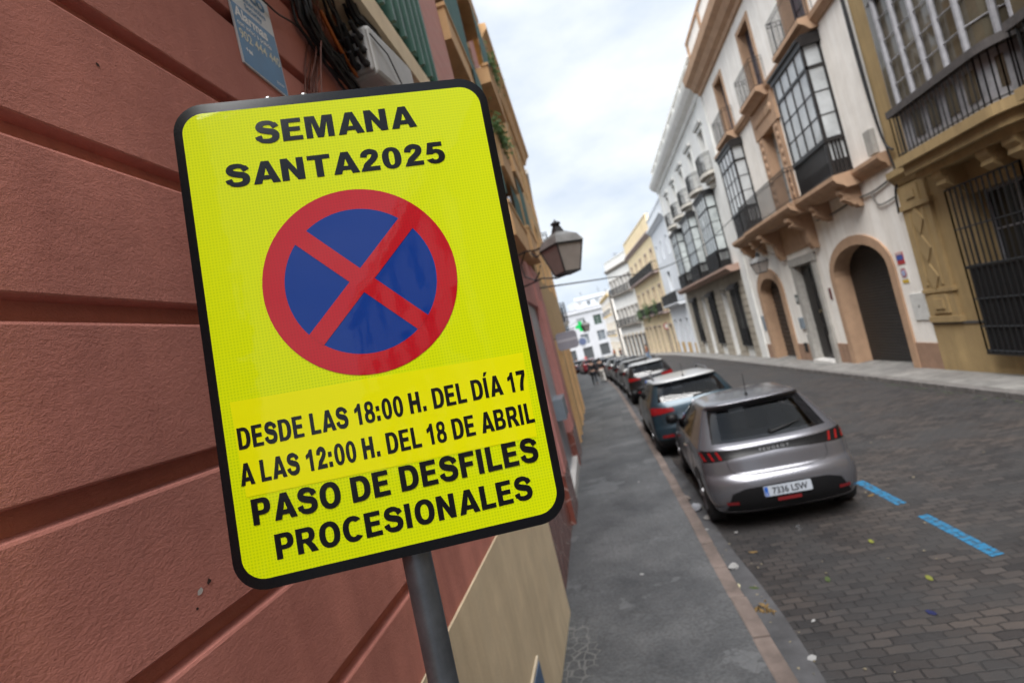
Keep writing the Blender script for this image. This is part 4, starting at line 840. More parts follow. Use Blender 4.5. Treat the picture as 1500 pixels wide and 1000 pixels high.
lantern('black wall lantern under the terracotta balcony above the small brown arch', (6.75, 22.0, 3.25), 1.0, R(20), [[(7.4, 22, 4.3), (7.0, 22, 4.35), (6.75, 22, 4.15)], [(7.4, 22, 3.8), (7.1, 22, 4.0), (6.95, 22, 4.3)]])
cable('facade_cable', [[(7.36, 13.4, 4.35), (7.35, 14.2, 4.25), (7.35, 15.2, 4.28), (7.34, 16.5, 4.22), (7.35, 17.6, 4.25)], [(7.36, 13.4, 3.9), (7.35, 14.1, 3.88), (7.35, 14.3, 4.2)]], .022, M('grey_sheathed_cable', (.14, .13, .12), .7, .2, 9), 'grey cables looping along the white wall under the terracotta ledge', 'cable')
cable('downpipe_cable', [[(7.33, 13.36, 13), (7.33, 13.34, 9), (7.32, 13.3, 6), (7.33, 13.2, 5), (7.34, 13.1, 4.3), (7.3, 13.25, 4.0), (7.33, 13.4, 3.5)], [(7.34, 13.42, 9.5), (7.33, 13.4, 7), (7.32, 13.25, 5.3), (7.33, 13.0, 4.9)]], .03, rub, 'black cables running down the joint between the white and yellow houses', 'cable')
plate('corner_cabinet', 'weathered stone coloured box on the white wall beside the downpipe cables', 'box', 13.75, 5.35, .3, .6, stone, .12)
# --- yellow house at the right edge
ochre = M('ochre_render', (.36, .255, .12), .88, .16, 1.4, .003, 16, streak=.4, stain=(.2, .14, .07))
greyw = M('weathered_grey_white_wood', (.29, .29, .31), .8, .25, 6, .002, 60)
Y = thing('town_house', 'yellow ochre house at the right edge with weathered white bay and barred window', 'house', (7.4, 9, gz(9)+.115))
WY = rect(9.75, 11.25, .25, 3.35)
wall_open(T7, Y, [(1, -1), (13.3, -1), (13.3, 12.2), (1, 12.2)], [WY, rect(5.6, 7.1, .25, 3.35), rect(9.3, 11.2, 5.3, 8.6), rect(5.2, 7.1, 5.3, 8.6)], .38, ochre)
m = MB(T7); m.box(1, 13.3, 0, .04, -1, .82); m.build('plinth', ochre, Y)
m = MB(T7); m.box(1, 13.28, .0, .06, .82, .87); m.build('plinth_ledge', M('dark_slate_ledge', (.07, .065, .06), .7, .2, 6), Y)
m = MB(T7); m.box(12.3, 13.26, 0, .07, .87, 4.05); m.box(12.22, 13.27, .0, .11, 3.5, 3.62); m.box(12.24, 13.27, 0, .1, 1.55, 1.63); m.box(12.24, 13.27, 0, .1, .87, 1.0)
for a, b in ((1.08, 1.5), (3.62, 4.0)): m.box(12.5, 13.05, .07, .1, a, b); m.box(12.62, 12.93, .1, .125, a+.1, b-.1)
for a, b in ((1.72, 3.42),): m.box(12.5, 12.56, .07, .095, a, b); m.box(13.0, 13.06, .07, .095, a, b)
for z in (1.9, 2.55, 3.2):
    m.slab([[(12.78, z-.3), (12.98, z), (12.78, z+.3), (12.58, z)]], .07, .1)
m.build('pilaster', ochre, Y)
def bow(u0, u1, d, n=7, r=.55): # plan outline of a bay with rounded near end
    return [(u1, 0), (u1, d)]+[(u0+r-r*sin(pi/2*k/n), d-r+r*cos(pi/2*k/n)) for k in range(n+1)]+[(u0, 0)]
for a, b, nm in ((8.95, 11.85, 0), (5.0, 8.7, 1)):
    o = bow(a, b, .6)
    m = MB(T7); m.plan(bow(a-.1, b+.1, .7), 4.3, 4.48); m.plan(bow(a-.02, b+.04, .6), 4.1, 4.3); m.plan(bow(a+.1, b-.05, .46), 3.95, 4.1); m.build('bay_ledge', ochre, Y)
    f = MB(T7); dw = MB(T7); P = o[1:-1]; pts = [o[0]]+P+[o[-1]]
    path = []
    tot = sum(sqrt((q[0]-p[0])**2+(q[1]-p[1])**2) for p, q in zip(pts, pts[1:])); nseg = round(tot/.5)
    path = [lerp_poly(pts, k/nseg) for k in range(nseg+1)]
    for (u, v) in path: f.tube([(u, v, 5.45), (u, v, 9.3)], .05, 6)
    for k, (p, q) in enumerate(zip(path, path[1:])):
        mu, mv = (p[0]+q[0])/2, (p[1]+q[1])/2
        for z in (5.85, 6.3, 6.75, 7.2, 7.65, 8.1, 8.6): f.tube([(p[0], p[1], z), (q[0], q[1], z)], .014 if abs(z-7.65) > .1 else .05, 4)
    fr_ = f.build('bay_window', greyw, Y)
    m = MB(T7); m.plan(bow(a-.06, b+.05, .66), 9.3, 9.6); m.build('cornice', greyw, fr_)
    m = MB(T7); m.plan(bow(a-.06, b+.05, .66), 5.33, 5.47); m.build('sill', M('dark_weathered_wood', (.07, .062, .06), .8, .3, 9), fr_)
    m = MB(T7); m.plan([(u, max(v-.02, 0)) for u, v in bow(a+.03, b-.03, .57)], 5.47, 9.3); m.build('pane', M('old_window_glass', (.10, .085, .06), .05, .5, .8, spec=.8), fr_)
    m = MB(T7); m.plan(bow(a+.09, b-.09, .5), 4.48, 5.33); m.build('lower_panel', greyw, fr_)
    m = MB(T7)
    for k, (p, q) in enumerate(zip(path[1:], path[2:])):
        t0, t1 = .22, .78; m.face([m.p(p[0]+(q[0]-p[0])*t, max(0, p[1]+(q[1]-p[1])*t-.085), z) for t, z in ((t0, 4.7), (t1, 4.7), (t1, 5.2), (t0, 5.2))])
    m.build('lower_pane', MATS['old_window_glass'], fr_)
    railing(T7, Y, [(u, v) for u, v in bow(a-.02, b+.02, .62)], 4.5, 5.34, .12, .008, mid=False)
    for u in (b-.55, (a+b)/2-.3, a+.55): m = MB(T7); corbel(m, u, 3.95, .42, .6, .28); m.build('corbel', ochre, Y)
m = MB(T7); m.sweep([(0, 4.08), (.06, 4.08), (.12, 4.2), (.2, 4.3), (.2, 4.44), (0, 4.46)], 11.9, 13.28); m.build('string_course', ochre, Y)
recess(T7, Y, 9.75, 11.25, .25, 3.35, .3, glassd, greyw, 2, 4); recess(T7, Y, 5.6, 7.1, .25, 3.35, .3, glassd, greyw, 2, 4)
for a, b in ((9.62, 11.45), (5.4, 7.25)):
    railing(T7, Y, [(a, 0), (a, .26), (b, .26), (b, 0)], .28, 3.55, .135, .011, mid=False)
    m = MB(T7)
    for z in (.8, 1.35, 2.0, 2.75): m.tube([(a, 0, z), (a, .26, z), (b, .26, z), (b, 0, z)], .014, 4)
    m.box(a+.05, b-.05, .02, .235, .3, 1.95); m.box(a-.02, b+.02, 0, .27, .24, .29); m.box(a-.01, b+.01, 0, .265, 1.95, 2.0); m.build('window_grille', iron, Y)
m = MB(T7); m.sweep([(0, 11.9), (.15, 11.9), (.45, 12.2), (.5, 12.5), (0, 12.6)], 1, 13.3); m.build('cornice', ochre, Y)
# --- ornate white house with stone ground floor
whit = M('off_white_render', (.74, .74, .72), .88, .08, 1.2, .003, 10, streak=.3, stain=(.5, .47, .42))
rstone = M('rusticated_stone', (.40, .355, .29), .88, .2, 1.7, .006, 9, streak=.3)
O = thing('town_house', 'tall off-white house with rusticated stone ground floor and three glazed balconies', 'house', (7.4, 35, gz(35)+.115))
b0, b1 = 26.0, 44.5
gf = [('w', 28.1, 29.5), ('d', 31.0, 32.2), ('w', 33.9, 35.3), ('d', 36.9, 38.2), ('w', 39.9, 41.3)]
hs = [rect(a, b, .0 if k == 'w' else -1.45, 3.15) for k, a, b in gf]
up = [27.9, 31.2, 34.5, 37.8, 41.1]; hu = [rect(u-.5, u+.5, 9.15, 11.3) for u in up]
bays = [29.5, 34.7, 39.9]; hb_ = [rect(u-.9, u+.9, 4.6, 7.6) for u in bays]
m = MB(T7)
wall_open(T7, O, [(b0, -1.5), (b1, -1.5), (b1, 13), (b0, 13)], hs+hu+hb_, .35, whit)
m = MB(T7)
xs = [27.1]+[q for k, a, b in gf for q in (a, b)]+[b1]
for k in range(0, len(xs), 2):
    z = -1.5; 
    while z < 3.8: m.box(xs[k], xs[k+1], 0, .055, z, min(z+.30, 3.85)); m.box(xs[k]+.003, xs[k+1]-.003, 0, .02, min(z+.30, 3.85), min(z+.35, 3.85)); z += .35
for k, a, b in gf: m.box(a, b, 0, .05, 3.17, 3.85)
m.build('rustication', rstone, O)
for k, a, b in gf:
    if k == 'w':
        recess(T7, O, a, b, 0, 3.15, .2, glassd, bwood, 2, 3); railing(T7, O, [(a-.08, 0), (a-.08, .16), (b+.08, .16), (b+.08, 0)], -.1, 3.0, .13, .013)
        m = MB(T7); m.sweep([(0, 3.0), (.3, 3.0), (.34, 3.12), (.1, 3.3), (0, 3.3)], a-.15, b+.15); m.build('window_hood', iron, O); m = MB(T7); m.box(a, b, .05, .15, -.1, .85); m.build('lower_panel', iron, O)
    else: m = MB(T7); m.box(a, b, -.34, -.28, -1.4, 3.15); m.build('door', bwood, O)
m = MB(T7); m.sweep([(0, 3.85), (.5, 3.85), (.62, 3.98), (.7, 4.05), (.7, 4.17), (0, 4.2)], 26.9, 43.2); m.build('balcony_slab', M('pale_brick_slab', (.36, .24, .19), .85, .15, 4), O)
for u in bays:
    bay(T7, O, u-1.2, u+1.2, .55, 4.2, 5.1, 8.4, 4, iron, M('bright_bay_glass', (.46, .5, .5), .06, .35, .8, spec=.7))
    railing(T7, O, [(u-1.35, 0), (u-1.35, .66), (u+1.35, .66), (u+1.35, 0)], 4.2, 5.15, .1, .012)
for k, u in enumerate(up):
    m = MB(T7); m.plan([(u-.95, 0), (u-.85, .3), (u-.5, .5), (u, .56), (u+.5, .5), (u+.85, .3), (u+.95, 0)], 8.85, 9.02); m.plan([(u-.7, 0), (u-.6, .2), (u, .36), (u+.6, .2), (u+.7, 0)], 8.6, 8.85); m.plan([(u-.4, 0), (u, .22), (u+.4, 0)], 8.3, 8.6)
    m.build('balcony_slab', M('off_white_stone', (.5, .47, .42), .85, .2, 4), O)
for u in up:
    recess(T7, O, u-.5, u+.5, 9.15, 11.3, .25, M('grey_green_shutter', (.2, .22, .21), .6, .15, 4), whit, 2, 4, 'window')
    railing(T7, O, [(u-.88, 0), (u-.8, .3), (u-.5, .48), (u, .53), (u+.5, .48), (u+.8, .3), (u+.88, 0)], 9.02, 9.95, .1, .011)
for u in up: m = MB(T7); trim(m, u-.5, u+.5, 9.15, 11.3, .14, .06); m.sweep([(0, 11.5), (.14, 11.5), (.2, 11.62), (0, 11.7)], u-.75, u+.75); m.build('window_surround', whit, O)
for u in (26.05, 43.5): m = MB(T7); m.box(u, u+.95, 0, .07, -1.5, 12.7); m.build('pilaster', whit, O)
m = MB(T7); m.sweep([(0, 12.5), (.1, 12.5), (.16, 12.7), (.4, 12.85), (.55, 13.1), (.6, 13.3), (0, 13.45)], 26.2, 44.6); m.box(26.0, 44.5, -.3, .12, 13.45, 14.3); m.box(25.98, 44.55, -.33, .2, 14.3, 14.45)
for k in range(8): m.box(26.6+k*2.45, 27+k*2.45, .12, .18, 13.45, 14.3)
m.build('cornice', whit, O)
# --- generic houses further along
def house(label, p0, p1, zb, zt, wallm, cols, floors, trimm, mats, name='town_house', gfm=None, gfz=0., corn=.35, par=.9, body=8, ground_kinds=None, doorm=None):
    """a plain terraced house: openings in columns, one row per floor; floors = [(z0, z1, width, balcony, pane material)]"""
    T, ln = seg(p0, p1); mid = ((p0[0]+p1[0])/2, (p0[1]+p1[1])/2); H_ = thing(name, label, 'house', (mid[0], mid[1], gz(mid[1])+.115))
    hl = []; ops = []
    for fi, (z0, z1, wd, bal, pm) in enumerate(floors):
        n = cols if isinstance(cols, int) else cols[fi]
        for k in range(n):
            u = ln*(k+.5)/n; hl.append(rect(u-wd/2, u+wd/2, z0, z1)); ops.append((u, z0, z1, wd, bal, pm))
    wall_open(T, H_, [(0, zb), (ln, zb), (ln, zt), (0, zt)], hl, .3, wallm)
    for u, z0, z1, wd, bal, pm in ops:
        if pm == 'g': pm = random.choice(('g', 'g', 'p', 's', 't'))
        recess(T, H_, u-wd/2, u+wd/2, z0, z1, .22, mats[pm], trimm if pm != 'door' else mats[pm], 2, 3, 'window' if z0 > 2 else 'ground_opening', fw=.06)
        tr = MB(T); trim(tr, u-wd/2, u+wd/2, z0, z1, .13, .04); tr.build('window_surround', trimm, H_)
        if bal == 1: bs = MB(T); bs.sweep([(0, z0-.2), (.4, z0-.2), (.5, z0-.1), (.5, z0), (0, z0)], u-wd/2-.35, u+wd/2+.35); bs.build('balcony_slab', trimm, H_); railing(T, H_, [(u-wd/2-.3, 0), (u-wd/2-.3, .46), (u+wd/2+.3, .46), (u+wd/2+.3, 0)], z0, z0+.95, .13, .014)
    for fi, (z0, z1, wd, bal, pm) in enumerate(floors):
        if bal == 2: bs = MB(T); bs.sweep([(0, z0-.25), (.45, z0-.25), (.6, z0-.1), (.6, z0), (0, z0)], .3, ln-.3); bs.build('balcony_slab', trimm, H_); railing(T, H_, [(.35, 0), (.35, .55), (ln-.35, .55), (ln-.35, 0)], z0, z0+.98, .14, .014)
        if bal == 3: bay(T, H_, ln*.5-1.3, ln*.5+1.3, .5, z0-.3, z0+.6, z1+.5, 4, iron, mats['bay'])
    m = MB(T); m.sweep([(0, zt-.35), (.08, zt-.35), (corn*.6, zt-.12), (corn, zt), (corn, zt+.15), (0, zt+.2)], -.02, ln+.02); m.build('cornice', trimm, H_)
    if par: m = MB(T); m.box(0, ln, -.25, .04, zt+.2, zt+.2+par); m.box(-.02, ln+.02, -.28, .1, zt+.2+par, zt+.3+par); m.build('parapet', wallm, H_)
    for k in range(2):
        q = T(ln*(.25+.5*k), -1.2, zt+.2); m = MB(); m.tube([q, (q[0], q[1], q[2]+2.2+.5*k)], .03, 5)
        for j in range(4): m.tube([(q[0]-.4, q[1], q[2]+1.5+.18*j), (q[0]+.4, q[1]+.2, q[2]+1.5+.18*j)], .012, 4)
        m.build('roof_aerial', iron, H_)
    if gfm: 
        us = sorted((u-wd/2, u+wd/2) for u, z0, z1, wd, bal, pm in ops if z0 < gfz); x = 0
        for a, b in us+[(ln, ln)]: m = MB(T); m.box(x, a, 0, .03, zb, gfz); m.build('ground_band', gfm, H_); x = b
    return H_, T, ln
bluew = M('blue_white_paint', (.66, .69, .73), .88, .06, 1.2, streak=.2, stain=(.52, .53, .55))
yell = M('warm_yellow_paint', (.78, .65, .42), .88, .1, 1.2, streak=.25, stain=(.5, .33, .15)); mauve = M('mauve_stone_trim', (.36, .28, .26), .85, .15, 3)
dw2 = M('dark_house_door', (.06, .065, .07), .6, .2, 4); gglass = M('grey_window_glass', (.13, .15, .17), .1, .3, .8); paleg = M('pale_window_glass', (.4, .43, .45), .1, .25, .8)
mats = {'g': gglass, 'door': dw2, 'bay': paleg, 'p': paleg, 's': M('dark_green_blind', (.03, .06, .045), .6, .2, 3), 't': M('white_curtain', (.5, .49, .46), .7, .2, 3)}
house('narrow blue-white house with dark bay window beside the ornate white house', (7.2, 53.8), (7.4, 44.55), -1.7, 11.0, bluew, [3, 1, 3], [(-1.5, 1.9, 1.2, 0, 'door'), (3.4, 6.4, 1.8, 2, 'g'), (7.6, 9.3, .75, 0, 'g')], bluew, mats, gfm=M('yellow_stone_band', (.5, .33, .14), .85, .15, 3), gfz=-.3)
house('warm yellow three storey house with long mauve balconies down the street', (5.75, 70.8), (7.2, 53.9), -2.2, 11.2, yell, [6, 5, 5], [(-2.1, 1.5, 1.35, 0, 'door'), (3.0, 5.8, 1.05, 2, 'g'), (7.3, 9.6, .95, 2, 'g')], mauve, mats, par=1.6)
house('white three storey house with green shutters past the yellow house', (2.95, 79.2), (5.72, 70.9), -2.6, 11.0, whit, [6, 6, 6], [(-2.5, .9, 1.1, 0, 'door'), (2.6, 5.0, .9, 2, 'g'), (7.2, 9.4, .85, 2, 'g')], M('grey_brown_trim', (.3, .27, .24), .85, .15, 3), mats, par=1.1, gfm=M('ochre_ground_band', (.55, .42, .26), .85, .15, 3), gfz=1.3)
house('pale cream house with dark balconies just past the bend of the street', (1.5, 113), (2.85, 92), -3.3, 8.6, cream, [5, 4, 4], [(-2.9, -.2, 1.1, 0, 'door'), (1.3, 3.6, 1.3, 1, 'g'), (5.2, 7.2, 1, 1, 'g')], M('soft_yellow_trim', (.6, .45, .22), .8, .15, 3), mats, par=.4)
house('white modern block with wide windows closing the far end of the street', (-15, 130), (2.2, 136), -4, 8.6, M('far_white_paint', (.46, .47, .5), .88, .05, 1), 4, [(-3.5, -.5, 2.6, 0, 'door'), (.4, 3.0, 2.2, 0, 'g'), (4.6, 7.2, 2.2, 0, 'g')], M('far_grey_trim', (.45, .46, .48), .85, .08, 2), mats, par=.7)
house('white set-back upper house on the roofline at the far end', (-5, 146), (5, 149), -4, 12.6, bluew, 4, [(10.6, 12, 1.2, 0, 'g')], bluew, mats, par=.5)
# left side, beyond the pink building
house('beige house beyond the pink building on the left', (-1.22, 13.05), (-1.47, 22.6), -.9, 10.8, M('ochre_beige_boards', (.52, .35, .17), .88, .14, 2, streak=.35), [3, 3, 3], [(-.5, 2.4, 1.1, 0, 'door'), (4.3, 6.6, 1.2, 0, 'g'), (7.6, 9.8, 1.2, 0, 'g')], obeige, mats, par=.2, corn=.3)
T5, L5 = seg((-1.22, 13.05), (-1.47, 22.6))
for k in range(12): pass
house('dim grey house with black balconies further down on the left', (-1.75, 24), (-3.6, 46), -1.4, 10.6, M('grey_beige_paint', (.4, .36, .31), .88, .14, 2, streak=.3), [6, 5, 5], [(-1.2, 1.9, 1.3, 0, 'door'), (3.4, 5.8, 1.1, 1, 'g'), (7, 9.2, 1.1, 1, 'g')], stone, mats, par=.3, corn=.3)
house('long pale house far down the left side near the pharmacy cross', (-3.7, 46.2), (-8.5, 80), -2.4, 10, cream, [7, 6, 6], [(-2.2, .9, 1.3, 0, 'door'), (2.6, 5, 1.1, 1, 'g'), (6.2, 8.4, 1.1, 0, 'g')], stone, mats, par=.3)
# behind the camera (mirrored in the sign and the car glass)
house('yellow house behind the camera on the right', (7.4, .9), (7.4, -15), 0, 11.5, ochre, 5, [(.4, 3.2, 1.3, 0, 'g'), (5, 7.6, 1.2, 1, 'g'), (8.6, 10.6, 1, 0, 'g')], stone, mats)
house('white house behind the camera on the right', (7.4, -15.1), (7.0, -38), .2, 12.5, cream, 6, [(1, 3.9, 1.4, 0, 'g'), (5.6, 8.2, 1.2, 1, 'g'), (9.4, 11.6, 1, 0, 'g')], tan, mats)
house('pink house behind the camera on the left', (-1.0, -36), (-.93, -7.1), 0, 11.5, pinkp, 7, [(.8, 3.4, 1.4, 0, 'g'), (5.3, 7.6, 1.2, 1, 'g'), (8.6, 10.6, 1, 0, 'g')], beige, mats)
# pharmacy cross, round signs
px = thing('pharmacy_cross', 'lit green pharmacy cross hanging over the pavement far down the left side', 'sign', (-1.05, 30, 2.7))
m = MB(lambda u, w_, z: (-1.05+u, 30+w_, 3.1+z)); a, b = .1, .29; m.slab([[(-a, -b), (a, -b), (a, -a), (b, -a), (b, a), (a, a), (a, b), (-a, b), (-a, a), (-b, a), (-b, -a), (-a, -a)]], 0, .16); m.build('cross', M('green_neon', (.0, .5, .1), .5, 0, emit=.2), px)
m = MB(); m.tube([(-2.2, 30.08, 3.1), (-1.4, 30.08, 3.1)], .03, 6); m.build('arm', iron, px)
lantern('small black street lantern beside the green pharmacy cross', (-.72, 28, 2.72), .8, R(20), [[(-1.95, 28, 3.0), (-1.3, 28, 3.3), (-.72, 28, 3.42)]])
def round_sign(label, c, r, face, rim, z, sym=None, yaw=0):
    t = thing('round_road_sign', label, 'road sign', (c[0], c[1], gz(c[1])+.115))
    m = MB(); m.tube([(c[0], c[1]+.04, gz(c[1])), (c[0], c[1]+.04, z+.2)], .035, 8); m.build('pole', steel, t)
    m = MB(); m.lathe([(0, 0), (r, 0), (r, .02), (0, .02)], (c[0], c[1]-.02, z), 24, 1); m.build('disc', rim, t)
    m = MB(); m.lathe([(0, -.004), (r*.74, -.004), (r*.74, 0), (0, 0)], (c[0], c[1]-.022, z), 24, 1); m.build('face', face, t); return t
round_sign('round white road sign with red rim in front of the yellow house', (6.9, 56.5), .36, wpl, redp, 1.42)
round_sign('round blue road sign on a pole far down the left pavement', (-2.2, 58), .55, M('faded_blue', (.13, .17, .3), .5, .1, 6), M('pale_grey_enamel', (.5, .53, .58), .4, 0), 1.95)

for lab, c, r in (('leafy plant on the lower mauve balcony of the yellow house, nearer end', (6.3, 57.5, 3.5), (.35, .7, .9)), ('tall leafy plant midway along the lower mauve balcony of the yellow house', (5.75, 62, 3.6), (.35, .9, 1.2)), ('leafy plant at the far end of the lower mauve balcony', (5.3, 67, 3.3), (.35, .8, .8))):
    m = MB(); leaves(m, c, r, 260, .13); tag(m.build('potted_plant', M('potted_plant_leaves', (.05, .09, .035), .7, .4, 9)), lab, 'plant', 'plants on the yellow house balcony')
# ------------------------------------------------------------------ cars
def paint(name, col, metal=.55, rough=.32): return M(name, col, rough, .06, 300, metal=metal, coat=.5, detail=1)
cglass = clear_glass('tinted_car_glass', (.7, .73, .75)); frit = M('black_glass_band', (.006, .006, .007), .06, 0, spec=.7)
bgloss = M('gloss_black_band', (.008, .008, .009), .25, 0, spec=.3); bplas = M('black_plastic', (.006, .006, .007), .5, 0, spec=.25); tyre = M('tyre_rubber', (.016, .016, .017), .75, .2, 30); alloy = M('alloy_wheel', (.22, .22, .23), .35, .1, 20, metal=.8)
redl = M('tail_light_red', (.19, .006, .008), .15, 0, coat=.4); redd = M('reflector_red', (.14, .006, .008), .2, 0, coat=.5); chrome = M('chrome', (.62, .63, .65), .12, 0, metal=1)
platew = M('number_plate_white', (.42, .46, .52), .35, 0); plateb = M('number_plate_blue', (.01, .09, .42), .35, 0); seam = M('panel_gap', (.008, .008, .009), .7, 0); inter = M('car_interior', (.05, .05, .055), .8, .1, 8)
def body_mesh(P):
    """closed body lofted from level slices; P['sl'] rows: z, half width, rear y, front y, rear corner depth"""
    sl_ = P['sl']; L_ = P['len']; zs = []
    for a, b in zip(sl_, sl_[1:]):
        n = max(1, round((b[0]-a[0])/.014))
        zs += [a[0]+(b[0]-a[0])*k/n for k in range(n)]
    zs.append(sl_[-1][0]); m = MB(); rings = []; NR, NS, NF = 26, 34, 14
    for z in zs:
        w_, yr, yf, cl = (spline(sl_, z, c) for c in (1, 2, 3, 4)); cf = min(.75, (yf-yr)*.3); cl = min(cl, (yf-yr)*.3)
        half = []
        for k in range(NR+1):
            a = pi/2*k/NR; q = sin(a)**(2/3.2) if a > 0 else 0; half.append((q, yr+cl*(1-max(0, cos(a))**(2/3.2)) if k < NR else yr+cl))
        for k in range(1, NS): half.append((1, yr+cl+(yf-cf-yr-cl)*k/NS))
        for k in range(NF+1):
            a = pi/2*k/NF; half.append((max(0, cos(a))**(2/2.6), yf-cf+cf*sin(a)**(2/2.6)))
        ym = (yr+yf)/2; tp = P.get('taper', .05)
        pts = [(w_*q*(1-tp*max(0, ((y-ym)/((yf-yr)/2)))**2*1.6-tp*.6*max(0, (ym-y)/((yf-yr)/2))**3), y) for q, y in half]
        full = pts+[(-x, y) for x, y in pts[-2:0:-1]]
        rings.append([m.p(x, y, z) for x, y in full])
    n = len(rings[0])
    for a, b in zip(rings, rings[1:]):
        for k in range(n): m.face((a[k], a[(k+1) % n], b[(k+1) % n], b[k]))
    m.face(rings[0][::-1]); m.face(rings[-1]); return m
def make_car(P, name, label, cat_='car', detail=True):
    root = thing(name, label, cat_, (0, 0, 0), 'cars parked along the left kerb')
    bmb = body_mesh(P); V = [Vector(v) for v in bmb.v]; F = list(bmb.f); bvh = BVHTree.FromPolygons(V, F)
    def hit(kind, a, b):
        if kind == 'rear': o, d = Vector((a, -3, b)), Vector((0, 1, 0))
        elif kind == 'front': o, d = Vector((a, 9, b)), Vector((0, -1, 0))
        elif kind == 'left': o, d = Vector((-3, a, b)), Vector((1, 0, 0))
        else: o, d = Vector((3, a, b)), Vector((-1, 0, 0))
        h = bvh.ray_cast(o, d); return h
    def conform(m, kind, bot, top, nu, nv, off=.004, cells=None):
        """lay a patch, given as lower and upper outline in that view, on the body surface"""
        g = {}
        for i in range(nu+1):
            a, b = lerp_poly(bot, i/nu), lerp_poly(top, i/nu)
            for j in range(nv+1):
                x, z = a[0]+(b[0]-a[0])*j/nv, a[1]+(b[1]-a[1])*j/nv; p, n_, _, _ = hit(kind, x, z)
                if p is None: continue
                vd = {'rear': Vector((0, -1, 0)), 'front': Vector((0, 1, 0)), 'left': Vector((-1, 0, 0)), 'right': Vector((1, 0, 0))}[kind]
                if n_.dot(vd) < 0: n_ = -n_
                q = p+(n_*.6+vd*.4)*off; m.v.append(tuple(q)); g[i, j] = len(m.v)-1
        for i in range(nu):
            for j in range(nv):
                if cells and not cells(i, j): continue
                k = [(i, j), (i+1, j), (i+1, j+1), (i, j+1)]
                if all(q in g for q in k): m.face([g[q] for q in k])
        return m
    cut = []
    def glass(nm, kind, bot, top, nu=14, nv=10, bd=2):
        f = MB(); conform(f, kind, bot, top, nu, nv, .004, lambda i, j: i < bd or i >= nu-bd or j < bd-1 or j >= nv-bd+1); fo = f.build(nm, frit, root, smooth=True)
        g = MB(); conform(g, kind, bot, top, nu, nv, .004, lambda i, j: not (i < bd or i >= nu-bd or j < bd-1 or j >= nv-bd+1)); g.build('pane', cglass, fo, smooth=True)
        e = (bd-.25)/nu; ev = (bd-1.15)/nv
        def pt(s, t): a, b = lerp_poly(bot, s), lerp_poly(top, s); return (a[0]+(b[0]-a[0])*t, a[1]+(b[1]-a[1])*t)
        cut.append((kind, [pt(e+(1-2*e)*k/8, ev) for k in range(9)]+[pt(1-e-(1-2*e)*k/8, 1-ev) for k in range(9)]))
        return fo
    for nm, kind, bot, top, *k in P['glass']: glass(nm, kind, bot, top, *k)
    def inside(pl, x, y):
        c = False
        for (x0, y0), (x1, y1) in zip(pl, pl[1:]+pl[:1]):
            if (y0 > y) != (y1 > y) and x < (x1-x0)*(y-y0)/(y1-y0)+x0: c = not c
        return c
    keep = []; mi = []
    for f in F:
        c = sum((V[i] for i in f), Vector())/len(f); drop = False
        if len(f) == 4 and c.z > .75:
            n_ = (V[f[2]]-V[f[0]]).cross(V[f[3]]-V[f[1]]); n_.normalize(); 
            for kind, pl in cut:
                if kind in ('rear', 'front'):
                    if abs(n_.x) < .8 and ((c.y < P['ymid']) == (kind == 'rear')) and inside(pl, c.x, c.z): drop = True
                elif ((c.x < 0) == (kind == 'left')) and abs(n_.x) > .45 and inside(pl, c.y, c.z): drop = True
        if not drop: keep.append(f); mi.append(1 if c.z > P['roofz'] else (2 if c.z < P['skirt'] else 0))
    bmb.f = keep; bmb.mi = mi
    bo = bmb.build('body', [P['paint'], P['roof'], bplas], root, smooth=True)
    for nm, mat, kind, bot, top, nu, nv, off, par in P['patch']:
        conform(MB(), kind, bot, top, nu, nv, off); q = MB(); conform(q, kind, bot, top, nu, nv, off); q.build(nm, mat, bo if par == 'body' else root, smooth=True)
    def seamline(kind, pts):
        q = MB()
        out_ = []
        for a, b in zip(pts, pts[1:]):
            n = max(1, int(sqrt((b[0]-a[0])**2+(b[1]-a[1])**2)/.05))
            for k in range(n+1):
                h = hit(kind, a[0]+(b[0]-a[0])*k/n, a[1]+(b[1]-a[1])*k/n)
                if h[0] is not None: out_.append(tuple(h[0]))
        o2 = [out_[0]]
        for p in out_[1:]:
            if (Vector(p)-Vector(o2[-1])).length > .004: o2.append(p)
        q.tube(o2, .0045, 4); q.build('panel_gap', seam, bo)
    for kind, pts in P['seams']: seamline(kind, pts)
    # wheels with dark arches
    for y in P['axles']:
        for s in (-1, 1):
            r = P['wr']; xw = s*P['track']; kind = 'left' if s < 0 else 'right'
            q = MB(); ra = r+.055
            conform(q, kind, [(y+ra*cos(pi-pi*k/16), P['sl'][0][0]+.03) for k in range(17)], [(y+ra*cos(pi-pi*k/16), max(P['sl'][0][0]+.04, r+ra*sin(pi*k/16))) for k in range(17)], 20, 6, .004); q.build('wheel_arch', bplas, bo)
            t = MB(); t.lathe([(r*.62, -s*.1), (r*.95, -s*.1), (r, -s*.07), (r, s*.07), (r*.95, s*.1), (r*.66, s*.1)], (xw, y, r), 28, 0); wo = t.build('wheel', tyre, root, smooth=True)
            t = MB(); t.lathe([(0, s*.07), (r*.16, s*.085), (r*.2, s*.06), (r*.6, s*.07), (r*.68, s*.1), (r*.7, s*.07), (r*.7, s*.0), (0, s*.0)], (xw, y, r), 28, 0)
            for k in range(5): a = 2*pi*k/5; t.tube([(xw+s*.085, y+r*.1*cos(a), r+r*.1*sin(a)), (xw+s*.1, y+r*.65*cos(a), r+r*.65*sin(a))], .032, 5, .024)
            t.build('rim', alloy, wo, smooth=False)
